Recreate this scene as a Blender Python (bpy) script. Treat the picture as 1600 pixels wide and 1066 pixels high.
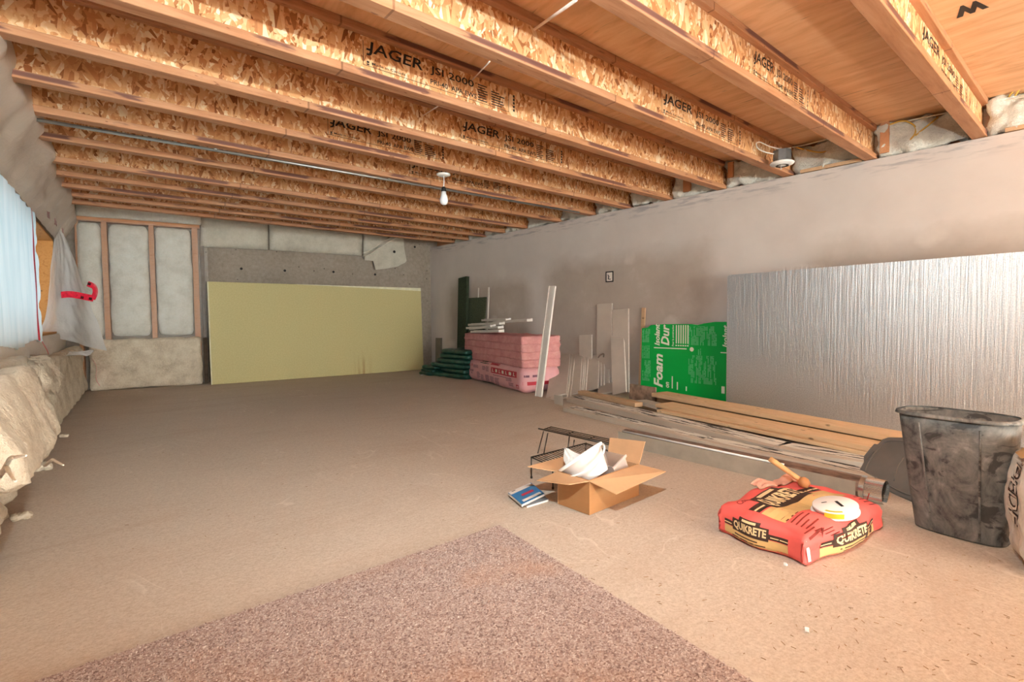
import bpy, bmesh, math, random
import numpy as np
from math import sin, cos, pi, radians, sqrt, atan2, hypot
from mathutils import Vector as V, Matrix, noise
from mathutils.bvhtree import BVHTree
random.seed(7)
SC = bpy.context.scene
COL = SC.collection
for o in list(bpy.data.objects): bpy.data.objects.remove(o)

# ---------------------------------------------------------------- camera
FPX = 800.0; CX, CY = 800.0, 533.0; CAMH = 0.84
yaw, pit, rol = radians(39.9), radians(2.5), radians(-0.5)
FW = V((sin(yaw)*cos(pit), cos(yaw)*cos(pit), -sin(pit)))
_r = V((cos(yaw), -sin(yaw), 0)); _u = _r.cross(FW)
RT = _r*cos(rol) + _u*sin(rol); UP = _u*cos(rol) - _r*sin(rol)
CAM = V((0, 0, CAMH))
cd = bpy.data.cameras.new('camera'); cam = bpy.data.objects.new('camera', cd); COL.objects.link(cam)
cd.sensor_width = 36; cd.lens = 36*FPX/1600; cd.clip_start = 0.02
m3 = Matrix((RT, UP, -FW)).transposed()
cam.matrix_world = Matrix.Translation(CAM) @ m3.to_4x4()
SC.camera = cam
# ---------------------------------------------------------------- light
w = bpy.data.worlds.new('world'); SC.world = w; w.use_nodes = True
w.node_tree.nodes['Background'].inputs[0].default_value = (0.72, 0.9, 1.0, 1)
w.node_tree.nodes['Background'].inputs[1].default_value = 1.1
def light(name, typ, loc, energy, col, **k):
    l = bpy.data.lights.new(name, typ); o = bpy.data.objects.new(name, l); COL.objects.link(o)
    o.location = loc; l.energy = energy; l.color = col
    for a, b in k.items(): setattr(l, a, b)
    return o
k_ = light('work_lamp', 'SPOT', (0.35, 0.28, 1.73), 122, (0.84, 1.0, 1.04), shadow_soft_size=0.015, spot_size=radians(165), spot_blend=0.9)
k_.rotation_euler = V((0.62, 0.78, -0.04)).to_track_quat('-Z', 'Y').to_euler()
a = light('rear_fill', 'AREA', (2.0, -4.7, 0.85), 620, (0.82, 1.0, 1.08), shape='RECTANGLE', size=4.4, size_y=1.3)  # unseen fill panel added behind the camera to lift the far end; no window
a.rotation_euler = (radians(-90), 0, 0)
SC.view_settings.view_transform = 'Standard'; SC.view_settings.look = 'None'
SC.view_settings.exposure = 0.80; SC.view_settings.gamma = 1.0; SC.view_settings.use_curve_mapping = False

# ---------------------------------------------------------------- measuring helpers (photo pixel -> point on a real plane)
def ray(x, y): return FW + RT*((x-CX)/FPX) - UP*((y-CY)/FPX)
def atz(x, y, z=0.0): d = ray(x, y); return CAM + d*((z-CAM.z)/d.z)
def aty(x, y, Y): d = ray(x, y); return CAM + d*(Y/d.y)
def atpl(x, y, p, n): d = ray(x, y); return CAM + d*((p-CAM).dot(n)/d.dot(n))
class Wall:
    def __init__(s, p, q):
        s.p = V((p[0], p[1], 0)); s.d = (V((q[0], q[1], 0))-s.p).normalized(); s.n = V((s.d.y, -s.d.x, 0))
    def px(s, x, y, off=0): return atpl(x, y, s.p+s.n*off, s.n)
    def at(s, u, off, z): return s.p + s.d*u + s.n*off + V((0, 0, z))
    def uz(s, P): q = P-s.p; return (q.dot(s.d), q.dot(s.n), P.z)
    def mat(s, off=0): return Matrix.Translation(s.p+s.n*off) @ Matrix((s.d, -s.n, V((0, 0, 1)))).transposed().to_4x4()
R = Wall((4.565, 7.423), (4.789, .459))     # drywall, u grows towards the camera, normal into the room
L = Wall((-.36, 4.88), (-.25, 7.10))        # window wall, u grows away from the camera
B = Wall((1.22, 8.08), (4.56, 7.60))        # concrete, u grows to the right
H = 2.06; HS = 2.32

# ---------------------------------------------------------------- object helpers
WM = {}
def tag(o, label=None, cat=None, group=None, kind=None):
    if label: o['label'] = label
    if cat: o['category'] = cat
    if group: o['group'] = group
    if kind: o['kind'] = kind
    return o
def thing(name, loc, label, cat, group=None):
    o = bpy.data.objects.new(name, None); COL.objects.link(o); o.empty_display_size = .05
    o.location = loc; WM[o.name] = Matrix.Translation(loc)
    return tag(o, label, cat, group)
def obj(name, bm, mat, parent=None, M=None, smooth=False):
    """one mesh object; without M the bmesh is in world coordinates and the origin goes to its base"""
    me = bpy.data.meshes.new(name)
    if M is None:
        xs = [v.co for v in bm.verts]
        lo = [min(c[i] for c in xs) for i in range(3)]; hi = [max(c[i] for c in xs) for i in range(3)]
        c = V(((lo[0]+hi[0])/2, (lo[1]+hi[1])/2, lo[2])); M = Matrix.Translation(c)
        bmesh.ops.translate(bm, vec=-c, verts=bm.verts)
    bm.to_mesh(me); bm.free()
    for m in (mat if isinstance(mat, (list, tuple)) else [mat]): me.materials.append(m)
    if smooth:
        for p in me.polygons: p.use_smooth = True
    o = bpy.data.objects.new(name, me); COL.objects.link(o)
    if parent is not None:
        o.parent = parent; o.matrix_basis = WM[parent.name].inverted() @ M
    else: o.matrix_basis = M
    WM[o.name] = M.copy()
    return o
def BM(): return bmesh.new()
def obox(bm, o, ax, ay, az, bev=0, mi=0):
    """box from corner o and three edge vectors"""
    o, ax, ay, az = V(o), V(ax), V(ay), V(az)
    if ax.cross(ay).dot(az) < 0: o = o+ax; ax = -ax
    vs = [bm.verts.new(o+ax*i+ay*j+az*k) for k in (0, 1) for j in (0, 1) for i in (0, 1)]
    fs = [bm.faces.new([vs[i] for i in f]) for f in ((0,2,3,1),(4,5,7,6),(0,1,5,4),(2,6,7,3),(0,4,6,2),(1,3,7,5))]
    for f in fs: f.material_index = mi
    if bev:
        es = list({e for f in fs for e in f.edges})
        bmesh.ops.bevel(bm, geom=es, offset=bev, segments=1, affect='EDGES', profile=.5)
    return bm
def lbox(bm, x0, x1, y0, y1, z0, z1, bev=0, mi=0):
    return obox(bm, (x0, y0, z0), (x1-x0, 0, 0), (0, y1-y0, 0), (0, 0, z1-z0), bev, mi)
def prism(bm, pts, ext, mi=0):
    """closed prism over a planar outline"""
    ext = V(ext); a = [bm.verts.new(p) for p in pts]; b = [bm.verts.new(V(p)+ext) for p in pts]
    n = len(pts); fs = [bm.faces.new(a), bm.faces.new(b[::-1])]
    for i in range(n): fs.append(bm.faces.new((a[i], b[i], b[(i+1) % n], a[(i+1) % n])))
    for f in fs: f.material_index = mi
    bmesh.ops.recalc_face_normals(bm, faces=fs)
    return bm
def tube(bm, pts, r, n=8, closed=False, cap=True):
    pts = [V(p) for p in pts]; rings = []; N = len(pts); up = None
    for i, p in enumerate(pts):
        if closed: t = pts[(i+1) % N]-pts[i-1]
        else: t = pts[min(i+1, N-1)]-pts[max(i-1, 0)]
        t.normalize()
        if up is None: up = t.orthogonal().normalized()
        up = (up - t*up.dot(t)).normalized(); s = t.cross(up)
        rr = r[i] if isinstance(r, (list, tuple)) else r
        rings.append([bm.verts.new(p+(up*cos(2*pi*k/n)+s*sin(2*pi*k/n))*rr) for k in range(n)])
    for i in range(N if closed else N-1):
        a, b = rings[i], rings[(i+1) % N]
        for k in range(n): bm.faces.new((a[k], a[(k+1) % n], b[(k+1) % n], b[k]))
    if cap and not closed: bm.faces.new(rings[0][::-1]); bm.faces.new(rings[-1])
    return bm
def curve(pts, n=8):
    """Catmull-Rom through pts"""
    P = [V(p) for p in pts]; P = [P[0]*2-P[1]]+P+[P[-1]*2-P[-2]]; out = []
    for i in range(1, len(P)-2):
        for k in range(n):
            t = k/n; a, b, c, d = P[i-1:i+3]
            out.append(.5*((2*b)+(c-a)*t+(2*a-5*b+4*c-d)*t*t+(3*b-a-3*c+d)*t**3))
    return out+[P[-2]]
def lathe(bm, prof, M, n=24):
    """profile [(r,h)] turned round the local z axis, placed by M"""
    rings = []
    for r, h in prof:
        rings.append([bm.verts.new(M @ V((r*cos(2*pi*k/n), r*sin(2*pi*k/n), h))) for k in range(n)] if r > 1e-6 else [bm.verts.new(M @ V((0, 0, h)))])
    for a, b in zip(rings, rings[1:]):
        for k in range(n):
            k2 = (k+1) % n
            if len(a) == 1 and len(b) == 1: continue
            if len(a) == 1: bm.faces.new((a[0], b[k2], b[k]))
            elif len(b) == 1: bm.faces.new((a[k], a[k2], b[0]))
            else: bm.faces.new((a[k], a[k2], b[k2], b[k]))
    return bm
def grid(bm, f, nu, nv, mi=0):
    vs = [[bm.verts.new(f(i/nu, j/nv)) for i in range(nu+1)] for j in range(nv+1)]
    for j in range(nv):
        for i in range(nu):
            bm.faces.new((vs[j][i], vs[j][i+1], vs[j+1][i+1], vs[j+1][i])).material_index = mi
    return bm
def fbm(p, seed=0, oct=3):
    s = 0; a = 1; q = V(p)+V((seed*7.3, seed*3.1, seed*1.7))
    for _ in range(oct): s += a*noise.noise(q); q = q*2.03; a *= .5
    return s
def soft(bm, c, ax, ay, az, size, n, r, amp=.01, freq=8, seed=0, warp=None, fuzz=0):
    """rounded, lumpy box: centre c, unit axes, full size; warp(local, unit) moves points"""
    hs = [s/2 for s in size]; c = V(c); ax, ay, az = V(ax), V(ay), V(az); cache = {}
    r = min(r, *[h*.98 for h in hs])
    def vert(t):
        k = tuple(round(x, 5) for x in t)
        if k in cache: return cache[k]
        p = V([t[i]*hs[i] for i in range(3)])
        q = V([max(-(hs[i]-r), min(hs[i]-r, p[i])) for i in range(3)])
        d = p-q; dn = d.normalized() if d.length > 1e-9 else V((0, 0, 1))
        p2 = q+dn*r
        p2 = p2+dn*(amp*fbm(p2*freq, seed)+(fuzz*random.uniform(-1, 1) if fuzz else 0))
        if warp: p2 = warp(p2, V(t))
        v = bm.verts.new(c+ax*p2.x+ay*p2.y+az*p2.z); cache[k] = v; return v
    for ax_ in range(3):
        u, w_ = (ax_+1) % 3, (ax_+2) % 3
        for sgn in (-1, 1):
            for i in range(n[u]):
                for j in range(n[w_]):
                    q = []
                    for di, dj in ((0,0),(1,0),(1,1),(0,1)):
                        t = [0, 0, 0]; t[ax_] = sgn; t[u] = -1+2*(i+di)/n[u]; t[w_] = -1+2*(j+dj)/n[w_]; q.append(vert(t))
                    if sgn < 0: q = q[::-1]
                    try: bm.faces.new(q)
                    except ValueError: pass
    return bm
_tc = {}
def text2d(s, bold=0.0, shear=0.0):
    k = (s, bold, shear)
    if k not in _tc:
        cu = bpy.data.curves.new('t', 'FONT'); cu.body = s; cu.size = 1; cu.offset = bold; cu.shear = shear; cu.resolution_u = 2
        o = bpy.data.objects.new('t', cu); COL.objects.link(o)
        bpy.context.view_layer.update(); dg = bpy.context.evaluated_depsgraph_get()
        me = bpy.data.meshes.new_from_object(o.evaluated_get(dg))
        vs = [(v.co.x, v.co.y) for v in me.vertices]; fs = [tuple(p.vertices) for p in me.polygons]
        bpy.data.objects.remove(o); bpy.data.curves.remove(cu); bpy.data.meshes.remove(me)
        _tc[k] = (vs, fs)
    return _tc[k]
def put_text(bm, s, f, x0, y0, w_, h, bold=0, shear=0, mi=0):
    """text fitted into the box (x0,y0,w,h) of a 2-D layout, carried to 3-D by f"""
    vs, fs = text2d(s, bold, shear)
    a = min(v[0] for v in vs); b = max(v[0] for v in vs); c = min(v[1] for v in vs); d = max(v[1] for v in vs)
    nv = [bm.verts.new(f(x0+(x-a)/(b-a)*w_, y0+(y-c)/(d-c)*h)) for x, y in vs]
    for q in fs:
        try: bm.faces.new([nv[i] for i in q]).material_index = mi
        except ValueError: pass
def put_rect(bm, f, x0, y0, x1, y1, nx=1, ny=1, mi=0):
    grid(bm, lambda u, v: f(x0+(x1-x0)*u, y0+(y1-y0)*v), nx, ny, mi)

# ---------------------------------------------------------------- material helpers
class N:
    def __init__(s, name):
        s.m = bpy.data.materials.new(name); s.m.use_nodes = True; s.t = s.m.node_tree
        s.b = s.t.nodes['Principled BSDF']; s.out = s.t.nodes['Material Output']
        s.co = s.n('ShaderNodeTexCoord').outputs['Object']
    def n(s, typ, **k):
        x = s.t.nodes.new(typ)
        for a, b in k.items():
            if hasattr(x, a): setattr(x, a, b)
            else: x.inputs[a].default_value = b
        return x
    def l(s, a, b): s.t.links.new(a, b)
    def set(s, **k):
        for a, b in k.items():
            i = s.b.inputs[a.replace('_', ' ')]
            if hasattr(b, 'is_linked') or hasattr(b, 'links'): s.l(b, i)
            else: i.default_value = (*b, 1) if isinstance(b, tuple) and len(b) == 3 and i.type == 'RGBA' else b
        return s
    def map(s, sc=(1, 1, 1), rot=(0, 0, 0), loc=(0, 0, 0), rnd=False):
        x = s.n('ShaderNodeMapping'); x.inputs['Scale'].default_value = sc; x.inputs['Rotation'].default_value = rot; x.inputs['Location'].default_value = loc
        c = s.co
        if rnd:
            oi = s.n('ShaderNodeObjectInfo'); ad = s.n('ShaderNodeVectorMath', operation='MULTIPLY_ADD')
            s.l(oi.outputs['Random'], ad.inputs[0]); ad.inputs[1].default_value = (17, 9, 13); s.l(c, ad.inputs[2]); c = ad.outputs[0]
        s.l(c, x.inputs[0]); return x.outputs[0]
    def noise(s, vec, scale=5, detail=4, rough=.55, dist=0):
        x = s.n('ShaderNodeTexNoise'); x.inputs['Scale'].default_value = scale; x.inputs['Detail'].default_value = detail
        x.inputs['Roughness'].default_value = rough; x.inputs['Distortion'].default_value = dist; s.l(vec, x.inputs['Vector']); return x.outputs[0]
    def vor(s, vec, scale=5, out='Color', feature='F1', rnd=1.0):
        x = s.n('ShaderNodeTexVoronoi', feature=feature); x.inputs['Scale'].default_value = scale; x.inputs['Randomness'].default_value = rnd
        s.l(vec, x.inputs['Vector']); return x.outputs[out]
    def ramp(s, fac, stops, interp='LINEAR'):
        x = s.n('ShaderNodeValToRGB'); e = x.color_ramp; e.interpolation = interp
        while len(e.elements) < len(stops): e.elements.new(.5)
        for el, (p, c) in zip(e.elements, stops):
            el.position = p; el.color = (*c, 1) if isinstance(c, tuple) else (c, c, c, 1)
        s.l(fac, x.inputs[0]); return x.outputs[0]
    def mix(s, fac, a, b, mode='MIX'):
        x = s.n('ShaderNodeMix', data_type='RGBA', blend_type=mode)
        for v, i in ((fac, 0), (a, 6), (b, 7)):
            if hasattr(v, 'links'): s.l(v, x.inputs[i])
            else: x.inputs[i].default_value = (*v, 1) if isinstance(v, tuple) else v
        return x.outputs[2]
    def math(s, op, a, b=0.0):
        x = s.n('ShaderNodeMath', operation=op)
        for v, i in ((a, 0), (b, 1)):
            if hasattr(v, 'links'): s.l(v, x.inputs[i])
            else: x.inputs[i].default_value = v
        return x.outputs[0]
    def bump(s, h, dist=.01, strength=1.0):
        x = s.n('ShaderNodeBump'); x.inputs['Distance'].default_value = dist; x.inputs['Strength'].default_value = strength
        s.l(h, x.inputs['Height']); s.l(x.outputs[0], s.b.inputs['Normal']); return s
    def sep(s, vec):
        x = s.n('ShaderNodeSeparateXYZ'); s.l(vec, x.inputs[0]); return x.outputs
def rgb(r, g, b):
    f = lambda c: (c/255/12.92 if c <= 10 else ((c/255+.055)/1.055)**2.4); return (f(r), f(g), f(b))
def plain(name, c, rough=.6, metallic=0, var=.12, scale=12, bump=0, spec=.3, stretch=(1, 1, 1)):
    k = N(name); n = k.noise(k.map(stretch, rnd=True), scale)
    lo = tuple(x*(1-var*1.6) for x in c); hi = tuple(min(1, x*(1+var)) for x in c)
    k.set(Base_Color=k.ramp(n, [(.3, lo), (.7, hi)]), Roughness=rough, Metallic=metallic); k.b.inputs['Specular IOR Level'].default_value = spec
    if bump: k.bump(n, bump)
    return k.m
def wood(name, c1, c2, c3, sc=1.0, knots=True, rough=.65):
    k = N(name); v = k.map((1.3*sc, 14*sc, 14*sc), rnd=True)
    g = k.noise(v, 2.2, 5, .6, .6); f = k.noise(k.map((3*sc, 90*sc, 90*sc), rnd=True), 2, 2)
    c = k.ramp(g, [(.3, c1), (.5, c2), (.72, c3)]); c = k.mix(.35, c, k.ramp(f, [(.35, c1), (.65, c2)]), 'MULTIPLY') if False else k.mix(.25, c, k.ramp(f, [(.35, c3), (.65, c1)]))
    if knots:
        kn = k.vor(k.map((3*sc, 7*sc, 7*sc), rnd=True), 1.6, 'Distance'); c = k.mix(k.ramp(kn, [(.05, 1.0), (.11, 0.0)]), c, tuple(x*.3 for x in c3))
    k.set(Base_Color=c, Roughness=rough); k.b.inputs['Specular IOR Level'].default_value = .25
    k.bump(g, .002); return k.m

# --- materials
def m_osb():
    k = N('osb'); cols = [(0, rgb(150, 88, 48)), (.16, rgb(204, 136, 86)), (.45, rgb(226, 166, 112)), (.78, rgb(240, 194, 144)), (1, rgb(254, 232, 198))]
    wv = k.n('ShaderNodeTexNoise', Scale=3.0); k.l(k.map(rnd=True), wv.inputs['Vector'])
    layers = []
    for rot, sc in ((radians(62), 9), (radians(92), 10), (radians(126), 8), (radians(80), 15)):
        v = k.map((1.0, 1.0, 4.2), (0, 0, 0), rnd=True)
        x = k.n('ShaderNodeMapping'); x.inputs['Rotation'].default_value = (0, rot, 0); k.l(k.map(rnd=True), x.inputs[0])
        y = k.n('ShaderNodeMapping'); y.inputs['Scale'].default_value = (1.0, 1, 4.6); k.l(x.outputs[0], y.inputs[0])
        d = k.n('ShaderNodeVectorMath', operation='MULTIPLY_ADD'); k.l(wv.outputs['Color'], d.inputs[0]); d.inputs[1].default_value = (.10, .0, .12); k.l(y.outputs[0], d.inputs[2])
        layers.append(k.sep(k.vor(d.outputs[0], sc))[0])
    sel = k.noise(k.map((1, 1, 1), rnd=True), 16, 2)
    a = k.mix(k.ramp(sel, [(.47, 0.0), (.5, 1.0)]), layers[0], layers[1])
    sel2 = k.noise(k.map((1, 1, 1), loc=(3, 3, 3), rnd=True), 18, 2)
    a = k.mix(k.ramp(sel2, [(.52, 0.0), (.55, 1.0)]), a, layers[2])
    sel3 = k.noise(k.map((1, 1, 1), loc=(9, 3, 3), rnd=True), 14, 2)
    a = k.mix(k.ramp(sel3, [(.56, 0.0), (.58, 1.0)]), a, layers[3])
    c = k.ramp(a, cols); f = k.noise(k.map((30, 30, 160), rnd=True), 1, 2)
    c = k.mix(.15, c, k.ramp(f, [(.3, .55), (.7, 1.0)]), 'MULTIPLY')
    k.set(Base_Color=c, Roughness=.6); k.b.inputs['Specular IOR Level'].default_value = .25; k.bump(a, .0015); return k.m
OSB = m_osb()
def m_flange():
    k = N('flange_wood'); v = k.map((1.2, 12, 12), rnd=True); g = k.noise(v, 2.5, 5, .6, .5)
    c = k.ramp(g, [(.28, rgb(154, 102, 72)), (.5, rgb(182, 130, 96)), (.75, rgb(198, 150, 117))])
    x, y, z = k.sep(k.co)
    jt = k.math('FRACT', k.math('MULTIPLY', x, .73)); jl = k.ramp(jt, [(0, 1.0), (.004, 0.0), (.5, 0.0)], 'CONSTANT')
    seg = k.n('ShaderNodeTexWhiteNoise', noise_dimensions='1D'); k.l(k.math('FLOOR', k.math('MULTIPLY', x, .73)), seg.inputs['W'])
    c = k.mix(k.math('MULTIPLY', seg.outputs[0], .3), c, rgb(206, 140, 88))
    c = k.mix(k.math('MULTIPLY', jl, .55), c, rgb(96, 58, 36))
    # violet-brown edge paint, in runs, on the near lower edge only
    p = k.noise(k.map((.55, 0, 0), rnd=True), 2.2, 3, .4); fine = k.noise(k.map((9, 60, 60), rnd=True), 1, 3)
    e = k.math('MULTIPLY', k.ramp(k.math('ADD', p, k.math('MULTIPLY', fine, .12)), [(.57, 0.0), (.6, 1.0)]), k.ramp(z, [(.008, 0.0), (.014, 1.0), (.034, 1.0), (.038, .0)]))
    nr = k.ramp(y, [(0, 1.0), (.5, 0.0)])
    c = k.mix(k.math('MULTIPLY', e, .85), c, rgb(96, 58, 56))
    sp = k.noise(k.map((14, 50, 50), rnd=True), 1, 2); c = k.mix(k.ramp(sp, [(.70, 0.0), (.74, .7)]), c, rgb(110, 60, 36))
    k.set(Base_Color=c, Roughness=.6); k.b.inputs['Specular IOR Level'].default_value = .25; k.bump(g, .002); return k.m
FLANGE = m_flange()
def m_ply():
    k = N('subfloor_plywood'); v = k.map((7, 1.4, 5)); g = k.noise(v, 1.7, 5, .6, .9)
    c = k.ramp(g, [(.25, rgb(214, 156, 110)), (.5, rgb(236, 182, 134)), (.75, rgb(246, 200, 156))])
    f = k.noise(k.map((34, 3.5, 5)), 1, 3, .6, .3); c = k.mix(k.ramp(f, [(.66, 0.0), (.74, .6)]), c, rgb(120, 62, 34))
    x, y, z = k.sep(k.co); jt = k.math('FRACT', k.math('MULTIPLY', y, .41)); c = k.mix(k.ramp(jt, [(0, .8), (.004, 0.0)], 'CONSTANT'), c, rgb(80, 44, 26))
    k.set(Base_Color=c, Roughness=.65); k.bump(g, .001); return k.m
PLY = m_ply()
def m_floor():
    k = N('dusty_slab'); a = k.noise(k.map(), .8, 5, .6, .6); b = k.noise(k.map(), 150, 3, .7); m = k.noise(k.map((1, 1.6, 1)), 46, 3, .6)
    c = k.ramp(a, [(.3, rgb(192, 172, 153)), (.7, rgb(206, 188, 170))])
    c = k.mix(.45, c, k.ramp(b, [(.34, rgb(164, 142, 124)), (.5, rgb(200, 181, 163)), (.66, rgb(222, 207, 191))]))
    c = k.mix(.25, c, k.ramp(m, [(.35, rgb(176, 154, 136)), (.65, rgb(214, 198, 182))]))
    sc = k.ramp(k.noise(k.map((1.3, .6, 1), rot=(0, 0, .5)), 1.6, 3, .5, 1.5), [(.492, 0.0), (.5, .5), (.508, 0.0)]); sc = k.math('MULTIPLY', sc, k.ramp(k.noise(k.map(loc=(3, 8, 0)), 2.0, 2), [(.5, 0.0), (.6, 1.0)])); c = k.mix(sc, c, rgb(226, 212, 196))
    st = k.noise(k.map((.8, 3, 1), rot=(0, 0, .35)), 1.2, 5, .65, 1.0); c = k.mix(k.ramp(st, [(.52, 0.0), (.72, .30)]), c, rgb(176, 146, 124))
    c = k.mix(k.ramp(k.noise(k.map(loc=(5, 2, 0)), 120, 1), [(.76, 0.0), (.8, .6)]), c, rgb(130, 94, 66))
    k.set(Base_Color=c, Roughness=.85); k.b.inputs['Specular IOR Level'].default_value = .2; k.bump(b, .0012); return k.m
FLOOR = m_floor()
def m_drywall():
    """paper-grey sheets and paler joint compound; object x = along the wall from the far corner, z = up"""
    k = N('taped_drywall'); x, y, z = k.sep(k.co); wob = k.math('MULTIPLY', k.math('SUBTRACT', k.noise(k.map((1, 1, 1)), 2.6, 4, .6), .5), .30)
    def rect(u0, u1, z0, z1, e=.11):
        xx = k.math('ADD', x, wob); zz = k.math('ADD', z, wob)
        f = lambda s, a, b: k.ramp(k.math('DIVIDE', s, 8.0), [((a-e)/8, 0.0), ((a+e)/8, 1.0)]) if b else k.ramp(k.math('DIVIDE', s, 8.0), [((a-e)/8, 1.0), ((a+e)/8, 0.0)])
        return k.math('MULTIPLY', k.math('MULTIPLY', f(xx, u0, 1), f(xx, u1, 0)), k.math('MULTIPLY', f(zz, max(z0, .1), 1), f(zz, z1, 0)))
    paper = k.math('MAXIMUM', k.math('MAXIMUM', rect(.35, 2.25, 0, 1.38), rect(2.62, 4.82, 0, 1.52)), k.math('MAXIMUM', rect(5.7, 7.6, 0, 1.42), k.math('MULTIPLY', rect(2.3, 2.6, 0, .5), .4)))
    base = k.ramp(k.noise(k.map(), 1.4, 4, .6), [(.3, rgb(200, 187, 179)), (.7, rgb(213, 201, 193))])
    pc = k.ramp(k.noise(k.map(), 1.8, 5, .65), [(.25, rgb(172, 156, 144)), (.55, rgb(182, 167, 155)), (.75, rgb(198, 185, 175))])
    c = k.mix(paper, base, pc)
    blobs = k.vor(k.map((1.15, 1, 1.5)), 1.25, 'Distance'); sm = k.math('MULTIPLY', k.ramp(k.math('ADD', blobs, k.math('MULTIPLY', k.math('SUBTRACT', k.noise(k.map(), 5, 3), .5), .25)), [(.1, 1.0), (.2, 0.0)]), .75)
    c = k.mix(sm, c, rgb(212, 200, 190))
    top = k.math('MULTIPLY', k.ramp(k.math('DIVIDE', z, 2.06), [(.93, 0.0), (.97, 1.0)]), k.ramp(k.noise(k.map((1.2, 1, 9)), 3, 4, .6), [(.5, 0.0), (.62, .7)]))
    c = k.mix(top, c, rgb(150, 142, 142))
    k.set(Base_Color=c, Roughness=.8); k.b.inputs['Specular IOR Level'].default_value = .2; k.bump(k.noise(k.map(), 30, 3), .001); return k.m
DRY = m_drywall()
def m_conc():
    k = N('formed_concrete'); a = k.noise(k.map(), 1.6, 5, .65); b = k.noise(k.map(), 22, 4, .7)
    c = k.ramp(a, [(.3, rgb(138, 124, 110)), (.7, rgb(168, 154, 140))]); c = k.mix(.35, c, k.ramp(b, [(.3, rgb(112, 98, 84)), (.7, rgb(182, 168, 154))]))
    d = k.vor(k.map(), 9, 'Distance'); c = k.mix(k.ramp(d, [(.07, .8), (.1, 0.0)]), c, rgb(70, 58, 48))
    k.set(Base_Color=c, Roughness=.85); k.bump(b, .004); return k.m
CONC = m_conc()
def m_insul(name, c1, c2, c3, bump=.012):
    k = N(name); a = k.noise(k.map(rnd=True), 7, 5, .65); b = k.noise(k.map(rnd=True), 55, 4, .75)
    c = k.ramp(a, [(.28, c1), (.5, c2), (.75, c3)]); c = k.mix(.3, c, k.ramp(b, [(.3, c1), (.7, c3)]))
    k.set(Base_Color=c, Roughness=.95); k.b.inputs['Specular IOR Level'].default_value = .05
    k.b.inputs['Subsurface Weight'].default_value = 0.0
    k.bump(b, bump); return k.m
INS = m_insul('cream_insulation', rgb(178, 156, 132), rgb(216, 198, 174), rgb(238, 226, 206))
INSW = m_insul('white_insulation', rgb(206, 200, 186), rgb(232, 228, 216), rgb(246, 244, 236))
INSP = m_insul('pink_insulation', rgb(206, 132, 130), rgb(226, 156, 152), rgb(238, 180, 174))
def m_plastic(name, tint, alpha, rough=.12, bump=.01, sc=9):
    k = N(name); n = k.noise(k.map(rnd=True), sc, 4, .6, .8)
    k.set(Base_Color=tint, Roughness=rough, Alpha=alpha); k.b.inputs['Specular IOR Level'].default_value = .5; k.bump(n, bump)
    return k.m
POLY = m_plastic('clear_polythene', rgb(240, 232, 224), .2, .13, .02, 7)
POLYB = m_plastic('dusty_polythene', rgb(224, 206, 190), .8, .3, .012, 6)
def m_polyh():
    k = N('hanging_polythene'); n = k.noise(k.map(rnd=True), 14, 4, .6, .8); tr = k.n('ShaderNodeBsdfTransparent'); tl = k.n('ShaderNodeBsdfTranslucent'); mx = k.n('ShaderNodeMixShader'); m2 = k.n('ShaderNodeMixShader')
    tl.inputs[0].default_value = (.9, .92, .92, 1); k.set(Base_Color=rgb(232, 230, 228), Roughness=.16); k.bump(n, .02); mx.inputs[0].default_value = .55; m2.inputs[0].default_value = .68
    k.l(tl.outputs[0], mx.inputs[1]); k.l(k.b.outputs[0], mx.inputs[2]); k.l(tr.outputs[0], m2.inputs[1]); k.l(mx.outputs[0], m2.inputs[2]); k.l(m2.outputs[0], k.out.inputs[0]); return k.m
POLYH = m_polyh()
CLEARP = m_plastic('clear_tub_plastic', rgb(225, 205, 195), .4, .15, .002)
def m_curtain():
    k = N('milky_sheet'); v = k.map((1, 1, 1)); n = k.noise(k.map((14, 14, 1.2)), 1.3, 3)
    t = k.n('ShaderNodeBsdfTranslucent'); d = k.n('ShaderNodeBsdfDiffuse'); mx = k.n('ShaderNodeMixShader'); mx.inputs[0].default_value = .35
    k.l(k.ramp(n, [(.3, rgb(206, 226, 230)), (.7, rgb(240, 246, 246))]), t.inputs[0]); d.inputs[0].default_value = (.85, .87, .86, 1)
    k.l(t.outputs[0], mx.inputs[1]); k.l(d.outputs[0], mx.inputs[2]); k.l(mx.outputs[0], k.out.inputs[0]); return k.m
CURT = m_curtain()
def m_glass():
    k = N('window_glass'); k.set(Base_Color=(.95, .98, 1.0), Roughness=.02, Alpha=.12); return k.m
GLASS = m_glass()
TAPE = plain('red_sheathing_tape', rgb(236, 44, 70), .35, var=.15, scale=30)
TAPED = plain('tape_print', rgb(70, 14, 20), .4)
JAMB = wood('jamb_wood', rgb(176, 112, 54), rgb(206, 144, 80), rgb(190, 128, 66))
STUD = wood('stud_wood', rgb(190, 132, 92), rgb(210, 152, 110), rgb(198, 140, 100), knots=False)
LUM = wood('spruce_lumber', rgb(208, 166, 124), rgb(230, 194, 154), rgb(218, 176, 134))
LUM2 = wood('spruce_lumber_tan', rgb(186, 148, 112), rgb(206, 170, 134), rgb(194, 156, 120))
DIRTY = plain('dirty_chipboard', rgb(150, 122, 102), .8, var=.3, scale=18, bump=.002)
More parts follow.
